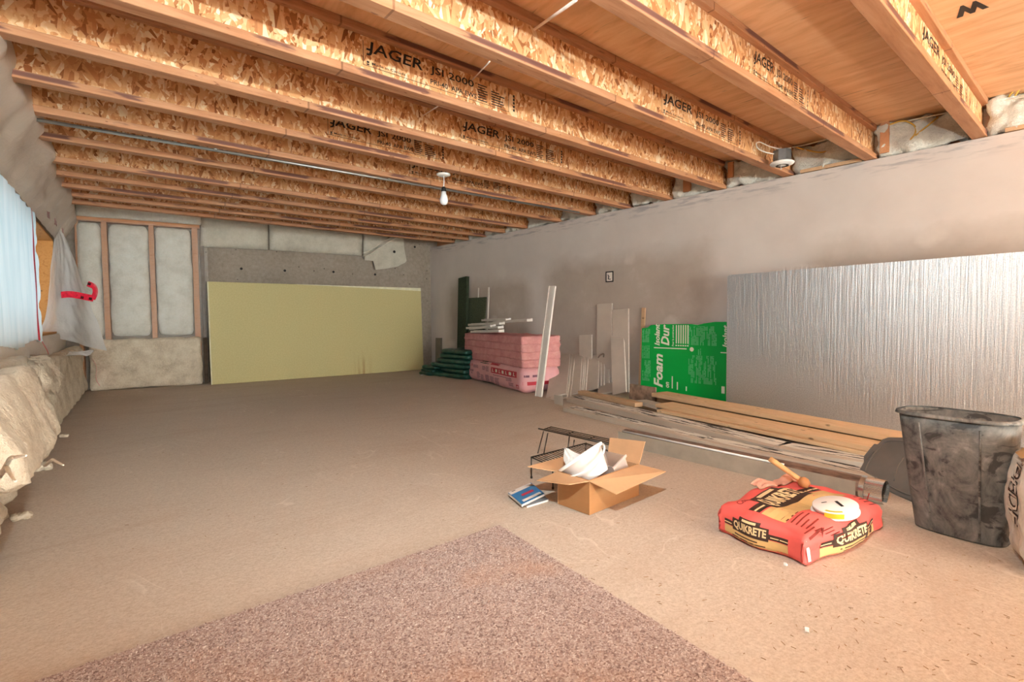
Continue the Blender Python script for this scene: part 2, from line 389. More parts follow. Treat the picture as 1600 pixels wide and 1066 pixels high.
def m_yellow():
    k = N('yellow_foam_face'); b = k.noise(k.map(), 60, 3); c = k.ramp(b, [(.3, rgb(190, 176, 124)), (.7, rgb(202, 188, 136))])
    x, y, z = k.sep(k.co); q = k.math('ABSOLUTE', k.math('SUBTRACT', x, 2.05))
    st = k.math('MULTIPLY', k.math('MULTIPLY', k.ramp(q, [(0.0, 1.0), (.16, 0.0)]), k.ramp(z, [(.05, 1.0), (.45, 0.0)])), k.ramp(k.noise(k.map((14, 1, 1.6)), 1, 3), [(.42, 0.0), (.6, 1.0)]))
    c = k.mix(k.math('MULTIPLY', st, .7), c, rgb(150, 104, 58)); k.set(Base_Color=c, Roughness=.75); k.bump(b, .0006); return k.m
YEL = m_yellow()
YELE = plain('pale_board_edge', rgb(226, 220, 190), .7)
BAGG = plain('dark_green_wrap', rgb(24, 74, 62), .38, var=.35, scale=9, bump=.006, spec=.5)
GRND = plain('dark_green_board', rgb(54, 62, 44), .8, var=.2, scale=30)
GRND2 = plain('mottled_green_panel', rgb(76, 82, 62), .85, var=.25, scale=50)
TRIM = plain('white_trim', rgb(226, 216, 206), .5, var=.04)
CEM = plain('cement_strip', rgb(194, 178, 164), .8, var=.06, scale=4)
CEME = plain('cement_strip_edge', rgb(216, 204, 192), .8, var=.08, scale=30)
PACK = plain('pink_pack_film', rgb(226, 164, 166), .35, var=.06, scale=4, bump=.004, spec=.5)
PACKR = plain('pack_red_print', rgb(196, 52, 66), .4); PACKK = plain('pack_dark_print', rgb(120, 76, 90), .45); PACKG = plain('pack_green_print', rgb(54, 82, 58), .45)
GREEN = plain('green_foam_film', rgb(0, 166, 66), .4, var=.06, scale=3); GREENW = plain('foam_white_print', rgb(232, 228, 208), .5, var=.03); GREENL = plain('foam_light_print', rgb(96, 190, 124), .5)
FOAMW = plain('white_foam_core', rgb(232, 224, 212), .8)
def m_foil():
    k = N('foil_facer'); a = k.noise(k.map((40, 1, .8)), 1.6, 4, .7); b = k.noise(k.map((150, 1, 110)), 1.0, 3, .65)
    h = k.math('ADD', k.math('MULTIPLY', a, 1.1), k.math('MULTIPLY', b, .30))
    k.set(Base_Color=k.ramp(b, [(.3, (.46, .46, .46)), (.7, (.74, .74, .735))]), Metallic=1.0, Roughness=.35); k.bump(h, .0032, 1.0); return k.m
FOIL = m_foil()
def m_galv():
    k = N('galvanised_steel'); v = k.vor(k.map((2, 1, 1)), 26); n = k.noise(k.map((2, 14, 14)), 2, 5, .65)
    k.set(Base_Color=k.mix(k.ramp(n, [(.52, 0.0), (.66, .5)]), k.ramp(k.sep(v)[0], [(0, rgb(176, 172, 166)), (1, rgb(206, 202, 196))]), rgb(112, 92, 76)), Metallic=.75, Roughness=.32); return k.m
GALV = m_galv()
DUCTB = plain('stained_duct_steel', rgb(146, 118, 102), .38, metallic=.35, var=.35, scale=7, spec=.5, stretch=(2, 9, 9)); FLG = plain('dull_zinc', rgb(178, 166, 150), .45, metallic=.2, var=.08); SEAM_HL = plain('painted_edge_highlight', rgb(236, 234, 228), .3, metallic=.0, var=.03, spec=.8)
GALVE = plain('bright_steel_edge', rgb(216, 214, 208), .25, metallic=.9, var=.05)
def m_peel():
    k = N('grey_peeling_paint'); a = k.noise(k.map((1.5, 5, 5), rnd=True), 1.5, 4); g = k.ramp(a, [(.3, rgb(186, 168, 150)), (.7, rgb(204, 188, 170))])
    p = k.noise(k.map((2.4, 9, 9), rnd=True), 2.0, 5, .65); x, y, z = k.sep(k.co)
    e = k.math('ADD', y, k.math('MULTIPLY', k.math('SUBTRACT', p, .5), .16)); back = k.ramp(e, [(.055, 0.0), (.06, 1.0)])
    c = k.mix(back, g, rgb(222, 214, 202)); q = k.noise(k.map((1.6, 16, 8), loc=(4, 0, 0), rnd=True), 2.2, 5, .65)
    c = k.mix(k.math('MULTIPLY', k.ramp(e, [(.045, 0.0), (.06, 1.0)]), k.ramp(q, [(.54, 0.0), (.56, 1.0)])), c, rgb(58, 50, 46)); k.set(Base_Color=c, Roughness=.75); k.bump(p, .002); return k.m
PEEL = m_peel()
def m_bin():
    k = N('chalky_black_plastic'); a = k.noise(k.map(), 5.5, 6, .68, 1.4); b = k.noise(k.map((1, 1, .5)), 17, 5, .7, .8); v = k.noise(k.map((1.6, 1.6, 3), rot=(.5, .7, 0)), 4, 5, .6, 1.2)
    f = k.math('ADD', k.math('MULTIPLY', a, .62), k.math('MULTIPLY', b, .38))
    c = k.ramp(f, [(.38, rgb(46, 45, 44)), (.44, rgb(94, 92, 88)), (.54, rgb(124, 120, 114)), (.66, rgb(164, 158, 150))])
    c = k.mix(k.ramp(v, [(.57, 0.0), (.62, .85)]), c, rgb(50, 47, 45)); k.set(Base_Color=c, Roughness=.55); k.bump(b, .001); return k.m
BIN = m_bin()
LID = plain('grey_lid_plastic', rgb(122, 116, 110), .5, var=.1, scale=6)
def m_card(name, c):
    k = N(name); a = k.noise(k.map((1, 1, 1), rnd=True), 6, 4); b = k.noise(k.map((3, 3, 90), rnd=True), 1, 2)
    k.set(Base_Color=k.mix(.25, k.ramp(a, [(.3, tuple(x*.82 for x in c)), (.7, tuple(min(1, x*1.1) for x in c))]), k.ramp(b, [(.3, tuple(x*.8 for x in c)), (.7, c)])), Roughness=.8); return k.m
CARD = m_card('cardboard', rgb(172, 120, 74)); CARDI = m_card('cardboard_inside', rgb(204, 156, 114))
KRAFT = m_card('kraft_paper', rgb(206, 160, 110))
WPL = plain('white_plastic', rgb(236, 224, 218), .35, var=.03, spec=.5); WPL2 = plain('white_plastic_handle', rgb(246, 238, 232), .3, var=.02)
TISSUE = plain('white_film_scrap', rgb(242, 238, 234), .4, var=.04)
WIRE = plain('black_wire', rgb(52, 40, 30), .4, var=.2, spec=.5)
BLUE = plain('blue_cover', rgb(52, 124, 176), .35, var=.1, spec=.5); PAPER = plain('paper_pages', rgb(222, 212, 204), .7); REDP = plain('red_print', rgb(206, 52, 72), .4); DARKP = plain('dark_print', rgb(44, 38, 36), .5)
REDB = plain('red_paper_bag', rgb(246, 104, 96), .6, var=.07, scale=7, bump=.004); TAN = plain('tan_print', rgb(220, 178, 118), .6, var=.06); CREAM = plain('cream_print', rgb(240, 208, 158), .6, var=.04); BRN = plain('brown_print', rgb(74, 50, 40), .6); REDT = plain('dark_red_print', rgb(140, 52, 44), .6)
def m_wbag():
    k = N('white_paper_bag'); n = k.noise(k.map(), 7, 4, .6, .5); k.set(Base_Color=k.ramp(n, [(.3, rgb(206, 190, 174)), (.7, rgb(236, 224, 210))]), Roughness=.6); k.bump(n, .02); return k.m
WBAG = m_wbag()
BAGD = plain('dark_photo_print', rgb(96, 84, 70), .6, var=.3, scale=9)
def m_carpet(name):
    k = N(name); v = k.sep(k.vor(k.map(), 230))[0]; a = k.noise(k.map(), 2.5, 4, .6)
    c = k.ramp(v, [(0, rgb(132, 106, 99)), (.35, rgb(174, 148, 138)), (.8, rgb(194, 172, 161)), (1, rgb(212, 195, 186))])
    c = k.mix(k.ramp(a, [(.52, 0.0), (.7, .35)]), c, rgb(196, 146, 112)); k.set(Base_Color=c, Roughness=.95); k.b.inputs['Specular IOR Level'].default_value = .05; return k.m
CARPET = m_carpet('pinkish_carpet')
CERAM = plain('white_porcelain', rgb(232, 228, 224), .3, var=.03, spec=.5); BLACK = plain('black_socket', rgb(30, 28, 28), .4); STEEL = plain('grey_steel_box', rgb(120, 116, 112), .4, metallic=.6)
BULB = m_plastic('frosted_bulb', rgb(236, 236, 238), 1.0, .25, .0)
CABW = plain('white_cable', rgb(226, 216, 200), .45); CABY = plain('yellow_cable', rgb(214, 170, 76), .45); COND = plain('conduit_steel', rgb(160, 158, 152), .35, metallic=.8, var=.1)
ROD = plain('pale_rod', rgb(232, 206, 190), .4)
GREYC = plain('dark_hole', rgb(36, 32, 30), .7)

# ================================================================ STRUCTURE
bm = BM(); lbox(bm, -1.4, 5.4, -5.2, 9.0, -.15, 0); tag(obj('floor', bm, FLOOR), 'bare dusty beige floor slab of the basement', kind='structure')
bm = BM(); lbox(bm, -1.4, 5.4, -5.2, 9.0, HS, HS+.02); ceil_ = tag(obj('ceiling', bm, PLY), 'orange-brown plywood subfloor above the joists', kind='structure')
bm = BM(); f_ = lambda x, y: V((x, y, HS-.0015))
pW = atz(1512, 14, HS)
put_text(bm, 'W', lambda x, y: V((pW.x-.06+y*1.0, pW.y+.05-x*1.0, HS-.0015)), 0, 0, .12, .12, .07)
obj('printed_letter', bm, DARKP, ceil_)
# right wall (drywall) : local x along the wall, y out of the room, z up
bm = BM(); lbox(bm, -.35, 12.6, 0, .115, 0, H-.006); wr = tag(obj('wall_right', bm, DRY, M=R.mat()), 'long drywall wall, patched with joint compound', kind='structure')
bm = BM(); lbox(bm, -.35, 12.6, .02, .115, H-.006, H-.001); obj('top_plate', bm, STUD, wr, M=R.mat())
bm = BM(); lbox(bm, -.6, 12.6, .13, .17, 0, HS); obj('rim_board', bm, STUD, wr, M=R.mat())
# back wall
bm = BM(); Mb = B.mat()
lbox(bm, -1.9, 3.9, 0, .2, 0, HS); wb = tag(obj('wall_back', bm, CONC, M=Mb), 'bare grey concrete foundation wall with form lines', kind='structure')
for ux in (.72, .80, 1.44, 2.02, 2.66):
    bm = BM(); lbox(bm, ux-.006, ux+.006, -.006, .01, .9, H); obj('form_line', bm, CONC, wb, M=Mb)
for q in ((648, 386), (586, 429), (445, 423), (521, 425), (377, 420)):
    P = B.px(*q); u, o_, z = B.uz(P); bm = BM(); tube(bm, [(u, .01, z), (u, -.004, z)], .018, 10); obj('tie_hole', bm, GREYC, wb, M=Mb)
# left wall with window opening
Ml = L.mat(); uW0, uW1, zs, zh = -2.6, L.uz(L.px(82, 400))[0], L.uz(L.px(51, 535, .04))[2]+.03, L.uz(L.px(40, 322, .04))[2]+.03
bm = BM(); y0, y1 = 0, .22
lbox(bm, -10.2, uW0, y0, y1, 0, HS); lbox(bm, uW1, 4.0, y0, y1, 0, HS); lbox(bm, uW0, uW1, y0, y1, 0, zs); lbox(bm, uW0, uW1, y0, y1, zh, HS)
wl = tag(obj('wall_left', bm, plain('brown_building_paper', rgb(186, 164, 144), .7, var=.15, scale=5), M=Ml), 'insulated window wall behind dusty plastic sheeting', kind='structure')
bm = BM(); lbox(bm, -1.4, 5.4, -5.25, -5.1, 0, HS); tag(obj('wall_rear', bm, plain('rear_drywall', rgb(210, 200, 190), .8)), 'plain wall behind the viewer', kind='structure')
# window
bm = BM(); lbox(bm, uW0, uW1, .15, .19, zs, zs+.05); lbox(bm, uW0, uW1, .15, .19, zh-.05, zh); lbox(bm, uW0, uW0+.05, .15, .19, zs, zh); lbox(bm, uW1-.05, uW1, .15, .19, zs, zh); lbox(bm, -1.0, -.95, .15, .19, zs, zh)
win = tag(obj('window_1', bm, plain('window_vinyl', rgb(214, 214, 208), .4), M=Ml), 'basement window behind a milky plastic sheet', kind='structure')
for a_, b_ in ((uW0+.05, -1.0), (-.95, uW1-.05)):
    bm = BM(); lbox(bm, a_, b_, .166, .172, zs+.05, zh-.05); obj('pane', bm, GLASS, win, M=Ml)
bm = BM(); lbox(bm, uW1-.02, uW1, -.01, .15, zs, zh); obj('side_jamb', bm, JAMB, win, M=Ml)
bm = BM(); lbox(bm, uW0, uW1-.02, -.01, .15, zh-.02, zh); obj('head_jamb', bm, JAMB, win, M=Ml)
bm = BM(); lbox(bm, uW0, uW1-.02, -.01, .15, zs, zs+.02); obj('sill', bm, JAMB, win, M=Ml)
# plastic over the left wall's insulation (real lumps)
def lsheet(u0, u1, z0, z1, seed, amp=.05, base=.03, nu=40, nv=16):
    def f(a, b):
        u = u0+(u1-u0)*a; z = z0+(z1-z0)*b
        e = min(1, 6*min(a, 1-a, b, 1-b)+.25)
        st = abs(((u+.3)/.61) % 1-.5)*2
        bz = .14*max(0, min(1, (z-1.72)/.32))**1.5
        return V((u, -(bz+base+e*(amp*(.5+.5*fbm((u*2.5, z*2.5, 1), seed))*(.4+.6*min(1, (1-st)*2.2))+.008*fbm((u*14, z*9, 4), seed))), z))
    bm = BM(); grid(bm, f, nu, nv); return bm
obj('plastic_sheet', lsheet(-2.8, uW1+.04, zh, HS-.01, 3, .10, .02, 60, 30), POLYB, wl, M=Ml, smooth=True)
obj('plastic_sheet', lsheet(uW1, 3.3, .45, HS-.01, 5, .05, .015, 50, 50), POLYB, wl, M=Ml, smooth=True)
obj('plastic_sheet', lsheet(-2.8, uW1+.02, .35, zs, 9, .06, .02, 50, 14), POLYB, wl, M=Ml, smooth=True)
for k in range(13):   # plastic-wrapped batts stuffed between joist ends
    pass

# ================================================================ JOISTS
YF = [.72, 1.355, 1.96, 2.56, 3.13, 3.645, 4.15, 4.685, 5.305, 5.75, 6.21, 6.61, 7.0]
FWD_ = .08; FH = .040
ordn = ['first', 'second', 'third', 'fourth', 'fifth', 'sixth', 'seventh', 'eighth', 'ninth', 'tenth', 'eleventh', 'twelfth', 'last']
extra = ['crossing the top right corner of the photo', 'ending between two insulated bays', 'with the lamp box at its wall end', 'with the boldest black stamp on its web', 'carrying a small pale wire under it', 'just in front of the hanging bulb', 'with a steel conduit under it',
         'just behind the conduit', 'above the far half of the floor', 'deep in the room', 'near the concrete wall', 'next to last before the concrete wall', 'nearest the concrete wall']
STAMPS = {0: ((1440, 50), (1508, 138)), 1: ((1176, 98), (1259, 161)), 2: ((1034, 160), (1152, 209)), 3: ((567, 80), (795, 154)), 4: ((720, 204), (872, 244)), 5: ((512, 202), (686, 240)), 6: ((640, 270), (790, 300))}
for i, yf in enumerate(YF):
    x0 = -.22 + (yf-4.88)*.0496 - .03; x1 = R.p.x + (R.p.y-yf)*.0322 + .10
    t = thing('floor_joist', (2.3, yf-FWD_/2, H), '%s wooden I-joist counted from the camera, %s' % (ordn[i], extra[i]), 'joist', 'I-joists under the subfloor')
    Mj = Matrix.Translation((x0, yf-FWD_, H)); ln = x1-x0; c = FWD_/2
    bm = BM(); lbox(bm, 0, ln, 0, FWD_, 0, FH, .0025); obj('bottom_flange', bm, FLANGE, t, M=Mj)
    Mt = Matrix.Translation((x0, yf-FWD_, HS-FH))
    bm = BM(); lbox(bm, 0, ln, 0, FWD_, 0, FH-.001, .0025); obj('top_flange', bm, FLANGE, t, M=Mt)
    Mw = Matrix.Translation((x0, yf-FWD_, H+FH))
    bm = BM(); xx = 0; k = 0
    while xx < ln-.01:      # web sheets butted with fine joints
        x2 = min(ln, xx+1.22-(.5 if k == 0 and i % 2 else 0)); lbox(bm, xx+.001, x2-.001, c-.006, c+.006, 0, HS-H-2*FH); xx = x2; k += 1
    obj('web', bm, OSB, t, M=Mw)
    if i in STAMPS:
        (ax_, ay_), (bx_, by_) = STAMPS[i]; yn = yf-c-.0075
        Pa = aty(ax_, ay_, yn); Pb = aty(bx_, by_, yn); z0 = H+FH+.034; wd = Pb.x-Pa.x; f = lambda x, y: V((Pa.x+x*wd, yn, z0+y*.128)); bm = BM()
        lt = .003/wd; put_rect(bm, f, 0, 0, 1, .022); put_rect(bm, f, 0, 0, lt, .95); put_rect(bm, f, 1-lt, 0, 1, .95)
        put_text(bm, 'JAGER', f, .02, .42, .34, .58, .014, .1); put_text(bm, 'JSI 2000', f, .41, .50, .31, .40, .01)
        put_text(bm, 'PRI-40  APA EWS', f, .41, .12, .33, .22, .015)
        put_text(bm, 'Made in Canada', f, .05, .10, .2, .1, .01); put_rect(bm, f, .02, .12, .035, .2); put_rect(bm, f, .02, .04, .035, .1)
        put_rect(bm, f, .02, .62, .05, .70)
        for r in range(7): put_rect(bm, f, .75, .1+r*.115, .75+random.uniform(.05, .085), .15+r*.115)
        for r in range(6): put_rect(bm, f, .855, .1+r*.115, .855+random.uniform(.06, .11), .15+r*.115)
        for r in range(5): put_rect(bm, f, 1.035, .1+r*.17, 1.05, .22+r*.17)
        tag(obj('printed_stamp', bm, DARKP, t), kind='stuff')
# ================================================================ RIM BAYS over the right wall
def RP(u, off, z): return R.at(u, off, z)
for i in range(len(YF)):
    ya = (YF[i-1] if i else YF[0]-.62); yb = YF[i]-FWD_
    ua = (R.p.y-yb)/abs(R.d.y); ub = (R.p.y-ya)/abs(R.d.y); wd = ub-ua
    if wd < .1: continue
    bm = BM(); hh = HS-H-.02
    soft(bm, RP((ua+ub)/2, -.075, H+.005+hh/2), R.d, R.n, (0, 0, 1), (wd-.005, .10, hh), (22, 4, 12), .03, .05, 10, i, None, .004)
    nm = ['right of the first joist, at the frame edge', 'between the first and second joists', 'between the second and third joists', 'between the third and fourth joists', 'between the fourth and fifth joists', 'between the fifth and sixth joists', 'between the sixth and seventh joists'] + ['between the %s and %s joists' % (ordn[j-1], ordn[j]) for j in range(7, 13)]
    tag(obj('insulation_batt', bm, INSW, smooth=True), 'white insulation batt stuffed above the drywall ' + nm[i], 'insulation', 'batts in the joist bays')
def stick(name, q0, q1, off, wpx, label, cat, mat=STUD):
    """short upright timber standing on the drywall top, photographed from q0 (bottom) to q1 (top)"""
    P0 = R.px(*q0, off); P1 = R.px(*q1, off); bm = BM()
    obox(bm, P0-R.d*(wpx/2), R.d*wpx, R.n*.03, V((0, 0, P1.z-P0.z)), .002); tag(obj(name, bm, mat), label, cat)
stick('blocking_stud', (1383, 240), (1383, 167), -.03, .06, 'short wooden blocking stud on the wall top beside the second joist', 'stud')
stick('blocking_stud', (1075, 300), (1075, 277), -.03, .08, 'stubby wooden block on the wall top between the fourth and fifth joists', 'block')
stick('blocking_stud', (1143, 278), (1143, 254), -.03, .05, 'stubby pale-edged wooden block on the wall top left of the ceiling lamp box', 'block')
# wooden ledger strips at the bay bottoms
for qa, qb, lab in (((1250, 250), (1346, 233), 'thin wooden ledger strip on the wall top below the bay right of the lamp box'), ((1570, 199), (1640, 185), 'thin wooden ledger strip on the wall top at the right frame edge')):
    P0 = R.px(*qa, .005); P1 = R.px(*qb, .005); bm = BM(); z = H+.001
    ua = R.uz(P0)[0]; ub = R.uz(P1)[0]; obox(bm, RP(ub, .0, z), RP(ua, 0, z)-RP(ub, 0, z), -R.n*.03, (0, 0, .028), .002); tag(obj('ledger_strip', bm, LUM2), lab, 'wood strip')
def cable(name, pts, r, mat, label, cat='cable', off=.0):
    bm = BM(); P = [R.px(x, y, o if o is not None else off) for x, y, o in pts]; tube(bm, curve(P, 7), r, 6)
    return tag(obj(name, bm, mat, smooth=True), label, cat)
cable('electrical_cable', [(1363, 203, -.02), (1410, 191, -.015), (1480, 176, -.015), (1500, 172, -.02)], .006, CABW, 'pale cable running level across the bay between the first and second joists')
cable('electrical_cable', [(1378, 199, -.01), (1410, 189, .0), (1428, 196, .0), (1430, 208, .0), (1420, 222, -.01), (1417, 236, -.02)], .006, CABY, 'yellow cable looping down to the wall top between the first and second joists')
cable('electrical_cable', [(1430, 212, -.005), (1445, 200, -.01), (1466, 183, -.02)], .006, CABY, 'short yellow cable rising diagonally in the bay left of the first joist')
cable('electrical_cable', [(1538, 163, -.02), (1570, 157, -.02), (1620, 147, -.02)], .006, CABW, 'pale cable running level in the bay at the right frame edge')
cable('electrical_cable', [(1576, 152, -.015), (1584, 140, -.01), (1590, 124, -.01), (1597, 121, -.01), (1596, 134, -.01), (1586, 150, -.015)], .006, CABY, 'yellow cable loop in the bay at the right frame edge')
cable('electrical_cable', [(1232, 231, .0), (1260, 226, -.01), (1298, 216, -.02), (1320, 210, -.02)], .006, CABW, 'tan cable pair running from the lamp box into the bay')
cable('electrical_cable', [(1240, 229, -.01), (1262, 235, -.01), (1285, 238, -.01), (1312, 231, -.02)], .006, CABY, 'drooping yellow cable in the bay right of the lamp box')

# ================================================================ CEILING FITTINGS
P = atz(1222, 256, H-.03)
t = thing('lamp_holder', P, 'white round ceiling lampholder without bulb under a grey octagonal box', 'light fixture')
bm = BM(); M0 = Matrix.Translation(P)
lathe(bm, [(0, -.014), (.05, -.014), (.082, -.005), (.088, .004), (.08, .012), (0, .012)], M0, 28); obj('plate', bm, CERAM, t, smooth=True)
bm = BM(); lathe(bm, [(0, .012), (.068, .012), (.068, .10), (0, .10)], M0, 8); obj('octagon_box', bm, STEEL, t)
bm = BM(); lathe(bm, [(.028, -.0145), (.046, -.018), (.046, -.013), (.028, -.013)], M0, 20); obj('socket_ring', bm, DARKP, t)
bm = BM(); tube(bm, curve([P+V((-.01, 0, -.012)), P+V((-.02, 0, -.03)), P+V((-.028, -.005, -.042))], 5), .0022, 6); lathe(bm, [(0, -.008), (.008, 0), (0, .008)], Matrix.Translation(P+V((-.03, -.006, -.045))), 10); obj('pull_chain', bm, CERAM, t, smooth=True)
bm = BM(); C0 = P+V((0, 0, .06)); g = lambda x, y: atpl(x, y, C0, FW)
tube(bm, curve([g(1222, 240), g(1205, 240), g(1187, 234), g(1182, 226), g(1187, 222), g(1203, 229), g(1222, 233), g(1236, 231)], 7), .005, 6)
tag(obj('electrical_cable', bm, CABW, smooth=True), 'white cable bent in a loop left of the lamp box', 'cable')
P = atz(693, 272, H)+V((0, 0, -.001)); P.y = 3.645-FWD_/2+.0 if False else P.y
t = thing('pendant_bulb', P+V((0, 0, -.2)), 'unlit bare light bulb hanging on a short white wire from a round plate', 'light bulb')
M0 = Matrix.Translation(P)
sc = (P-CAM).dot(FW)/FPX   # metres per pixel at that depth
bm = BM(); lathe(bm, [(0, -.018), (.035, -.018), (11*sc, -.008), (11*sc, 0), (0, 0)], M0, 24); obj('ceiling_plate', bm, CERAM, t, smooth=True)
bm = BM(); tube(bm, curve([P+V((0, 0, -.015)), P+V((.004, 0, -.05)), P+V((0, 0, -20*sc))], 5), .004, 6); obj('wire', bm, CERAM, t, smooth=True)
Mb_ = Matrix.Translation(P+V((0, 0, -20*sc)))
bm = BM(); lathe(bm, [(0, .004), (.012, .002), (.018, -.008), (4.2*sc, -7*sc), (0, -7*sc)], Mb_, 16); obj('socket', bm, BLACK, t, smooth=True)
r = 6.6*sc; bm = BM(); lathe(bm, [(0, -7*sc), (3.6*sc, -7*sc), (4*sc, -11*sc), (r*.9, -17*sc), (r, -21*sc), (r*.8, -25.5*sc), (r*.4, -27.6*sc), (0, -28*sc)], Mb_, 20); obj('bulb', bm, BULB, t, smooth=True)
# conduit
P0 = atz(22, 181, H-.01); P1 = atz(905, 332, H-.012); bm = BM(); tube(bm, [P0, P1], .011, 10)
cn = tag(obj('steel_conduit', bm, COND, smooth=True), 'long thin steel conduit strapped under the seventh joist', 'pipe')
for s in (.22, .5, .72):
    q = P0.lerp(P1, s); bm = BM(); obox(bm, q+V((-.012, -.02, -.003)), (.024, 0, 0), (0, .05, 0), (0, 0, .014), .003); obj('strap', bm, COND, cn)
for a_, b_, ya, yb, lab in (((900, 1), (835, 46), 1.36, 1.88, 'pinkish rod poking down from the second joist at the top of the photo'), ((765, 97), (738, 125), 1.965, 2.50, 'short pale wire poking out behind the third joist'), ((690, 163), (662, 180), 2.565, 3.07, 'short pale wire poking out behind the fourth joist')):
    bm = BM(); tube(bm, [aty(*a_, ya)+V((0, 0, .002)), aty(*b_, yb)], .004 if ya > 1.5 else .007, 6); tag(obj('insulation_hanger', bm, ROD, smooth=True), lab, 'wire')

# ================================================================ BACK WALL ITEMS
# insulated frame at the left of the concrete: wall_inner with studs, batts, plastic
I0 = .10
t = thing('insulated_frame', B.at(-.6, .06, 0), 'stud frame with batts bulging behind clear plastic, left of the concrete', 'wall panel')
for q in ((120, 122), (161, 170), (235, 243), (302, 311)):
    ua = B.uz(B.px(q[0], 440, .12))[0]; ub = B.uz(B.px(q[1], 440, .12))[0]
    bm = BM(); obox(bm, B.at(ua, .005, .0), B.d*max(.035, (ub-ua)), B.n*.115, (0, 0, 2.075), .002); obj('stud', bm, STUD, t)
bm = BM(); obox(bm, B.at(-1.3, .005, 2.075), B.d*1.33, B.n*.12, (0, 0, .05), .002); obj('top_plate', bm, STUD, t)
us = [B.uz(B.px(x, 440, .12))[0] for x in (121, 161, 170, 235, 243, 302)]
for k, (ua, ub) in enumerate(((us[0], us[1]), (us[2], us[3]), (us[4], us[5]))):
    bm = BM(); soft(bm, B.at((ua+ub)/2, .085, 1.36), B.d, B.n, (0, 0, 1), (ub-ua-.02, .14, 1.40), (10, 4, 22), .06, .012, 5, k+20); obj('batt', bm, INSW, t, smooth=True)
bm = BM(); soft(bm, B.at(-.6, .07, 2.22), B.d, B.n, (0, 0, 1), (1.3, .12, .19), (24, 4, 6), .03, .02, 6, 29); obj('batt', bm, INSW, t, smooth=True)
def fsh(a, b):
    u = -1.25+1.36*a; z = .62+1.47*b
    best = min(abs(u-x) for x in (us[0], (us[1]+us[2])/2, (us[3]+us[4])/2, us[5]+.03)); w_ = min(1, best/.2)
    e = min(1, 8*min(b, 1-b)+.1)
    wr_ = .022*abs(noise.noise(V((u*3+z*5, z*11, 3))))+.007*noise.noise(V((u*16, z*16, 8)))
    return B.at(u, .135+e*(.09*w_**.6+wr_+.012*fbm((u*4, z*6, 2), 4)), z)
bm = BM(); grid(bm, fsh, 70, 80); obj('plastic_sheet', bm, POLY, t, smooth=True)
bm = BM(); soft(bm, B.at(-.58, .15, .315), B.d, B.n, (0, 0, 1), (1.17, .17, .63), (26, 4, 16), .035, .018, 5, 31); tag(obj('insulation_batt', bm, INS, smooth=True), 'stiff cream insulation batt on the floor under the plastic-covered frame', 'insulation')
bm = BM(); P = B.px(322, 385, .05); obox(bm, B.at(.03, .02, 0), B.d*.045, B.n*.05, (0, 0, P.z), .003); tag(obj('upright_timber', bm, plain('grey_timber', rgb(110, 92, 76), .8, var=.2)), 'narrow dark upright timber between the insulated frame and the yellow board', 'timber')
# white strips along the top of the concrete
def bquad(pts, off0, thick, seed, mat=INSW, nu=16, nv=6, amp=.012):
    P = [B.px(x, y, off0) for x, y in pts]
    bm = BM()
    def f(s):
        def g(a, b):
            top = P[0].lerp(P[1], a); bot = P[3].lerp(P[2], a); q = bot.lerp(top, b)
            return q+B.n*(s*thick+(s)*amp*fbm((q.x*5, q.z*5, q.y*5), seed)-(s)*thick*.35*(1-min(1, 9*min(a, 1-a, b, 1-b))))
        return g
    grid(bm, f(0), nu, nv); grid(bm, f(1), nu, nv)
    bmesh.ops.remove_doubles(bm, verts=bm.verts, dist=1e-6)
    n2 = (nu+1)*(nv+1); bm.verts.ensure_lookup_table(); vs = list(bm.verts)
    idx = lambda i, j, s: vs[s*n2+j*(nu+1)+i]
    for i in range(nu):
        for j in (0, nv): bm.faces.new((idx(i, j, 0), idx(i+1, j, 0), idx(i+1, j, 1), idx(i, j, 1)))
    for j in range(nv):
        for i in (0, nu): bm.faces.new((idx(i, j, 0), idx(i, j+1, 0), idx(i, j+1, 1), idx(i, j, 1)))
    bmesh.ops.recalc_face_normals(bm, faces=bm.faces)
    return bm
INSG = m_insul('grey_white_blanket', rgb(178, 170, 154), rgb(200, 192, 176), rgb(216, 208, 194), .004)
tag(obj('insulation_strip', bquad([(315, 334), (418, 345), (418, 391), (313, 386)], .015, .06, 1, INSG), INSG, smooth=True), 'white insulation strip along the wall top, the left one over the yellow board', 'insulation', 'white strips on the concrete')
tag(obj('insulation_strip', bquad([(420, 345), (565, 360), (564, 400), (421, 391)], .015, .06, 2, INSG), INSG, smooth=True), 'white insulation strip along the wall top, the longer one in the middle', 'insulation', 'white strips on the concrete')
tag(obj('insulation_strip', bquad([(567, 360), (606, 364), (600, 400), (567, 404)], .012, .05, 3, INSG, 8), INSG, smooth=True), 'short crumpled white insulation piece behind the cables, right of the long strip', 'insulation', 'white strips on the concrete')
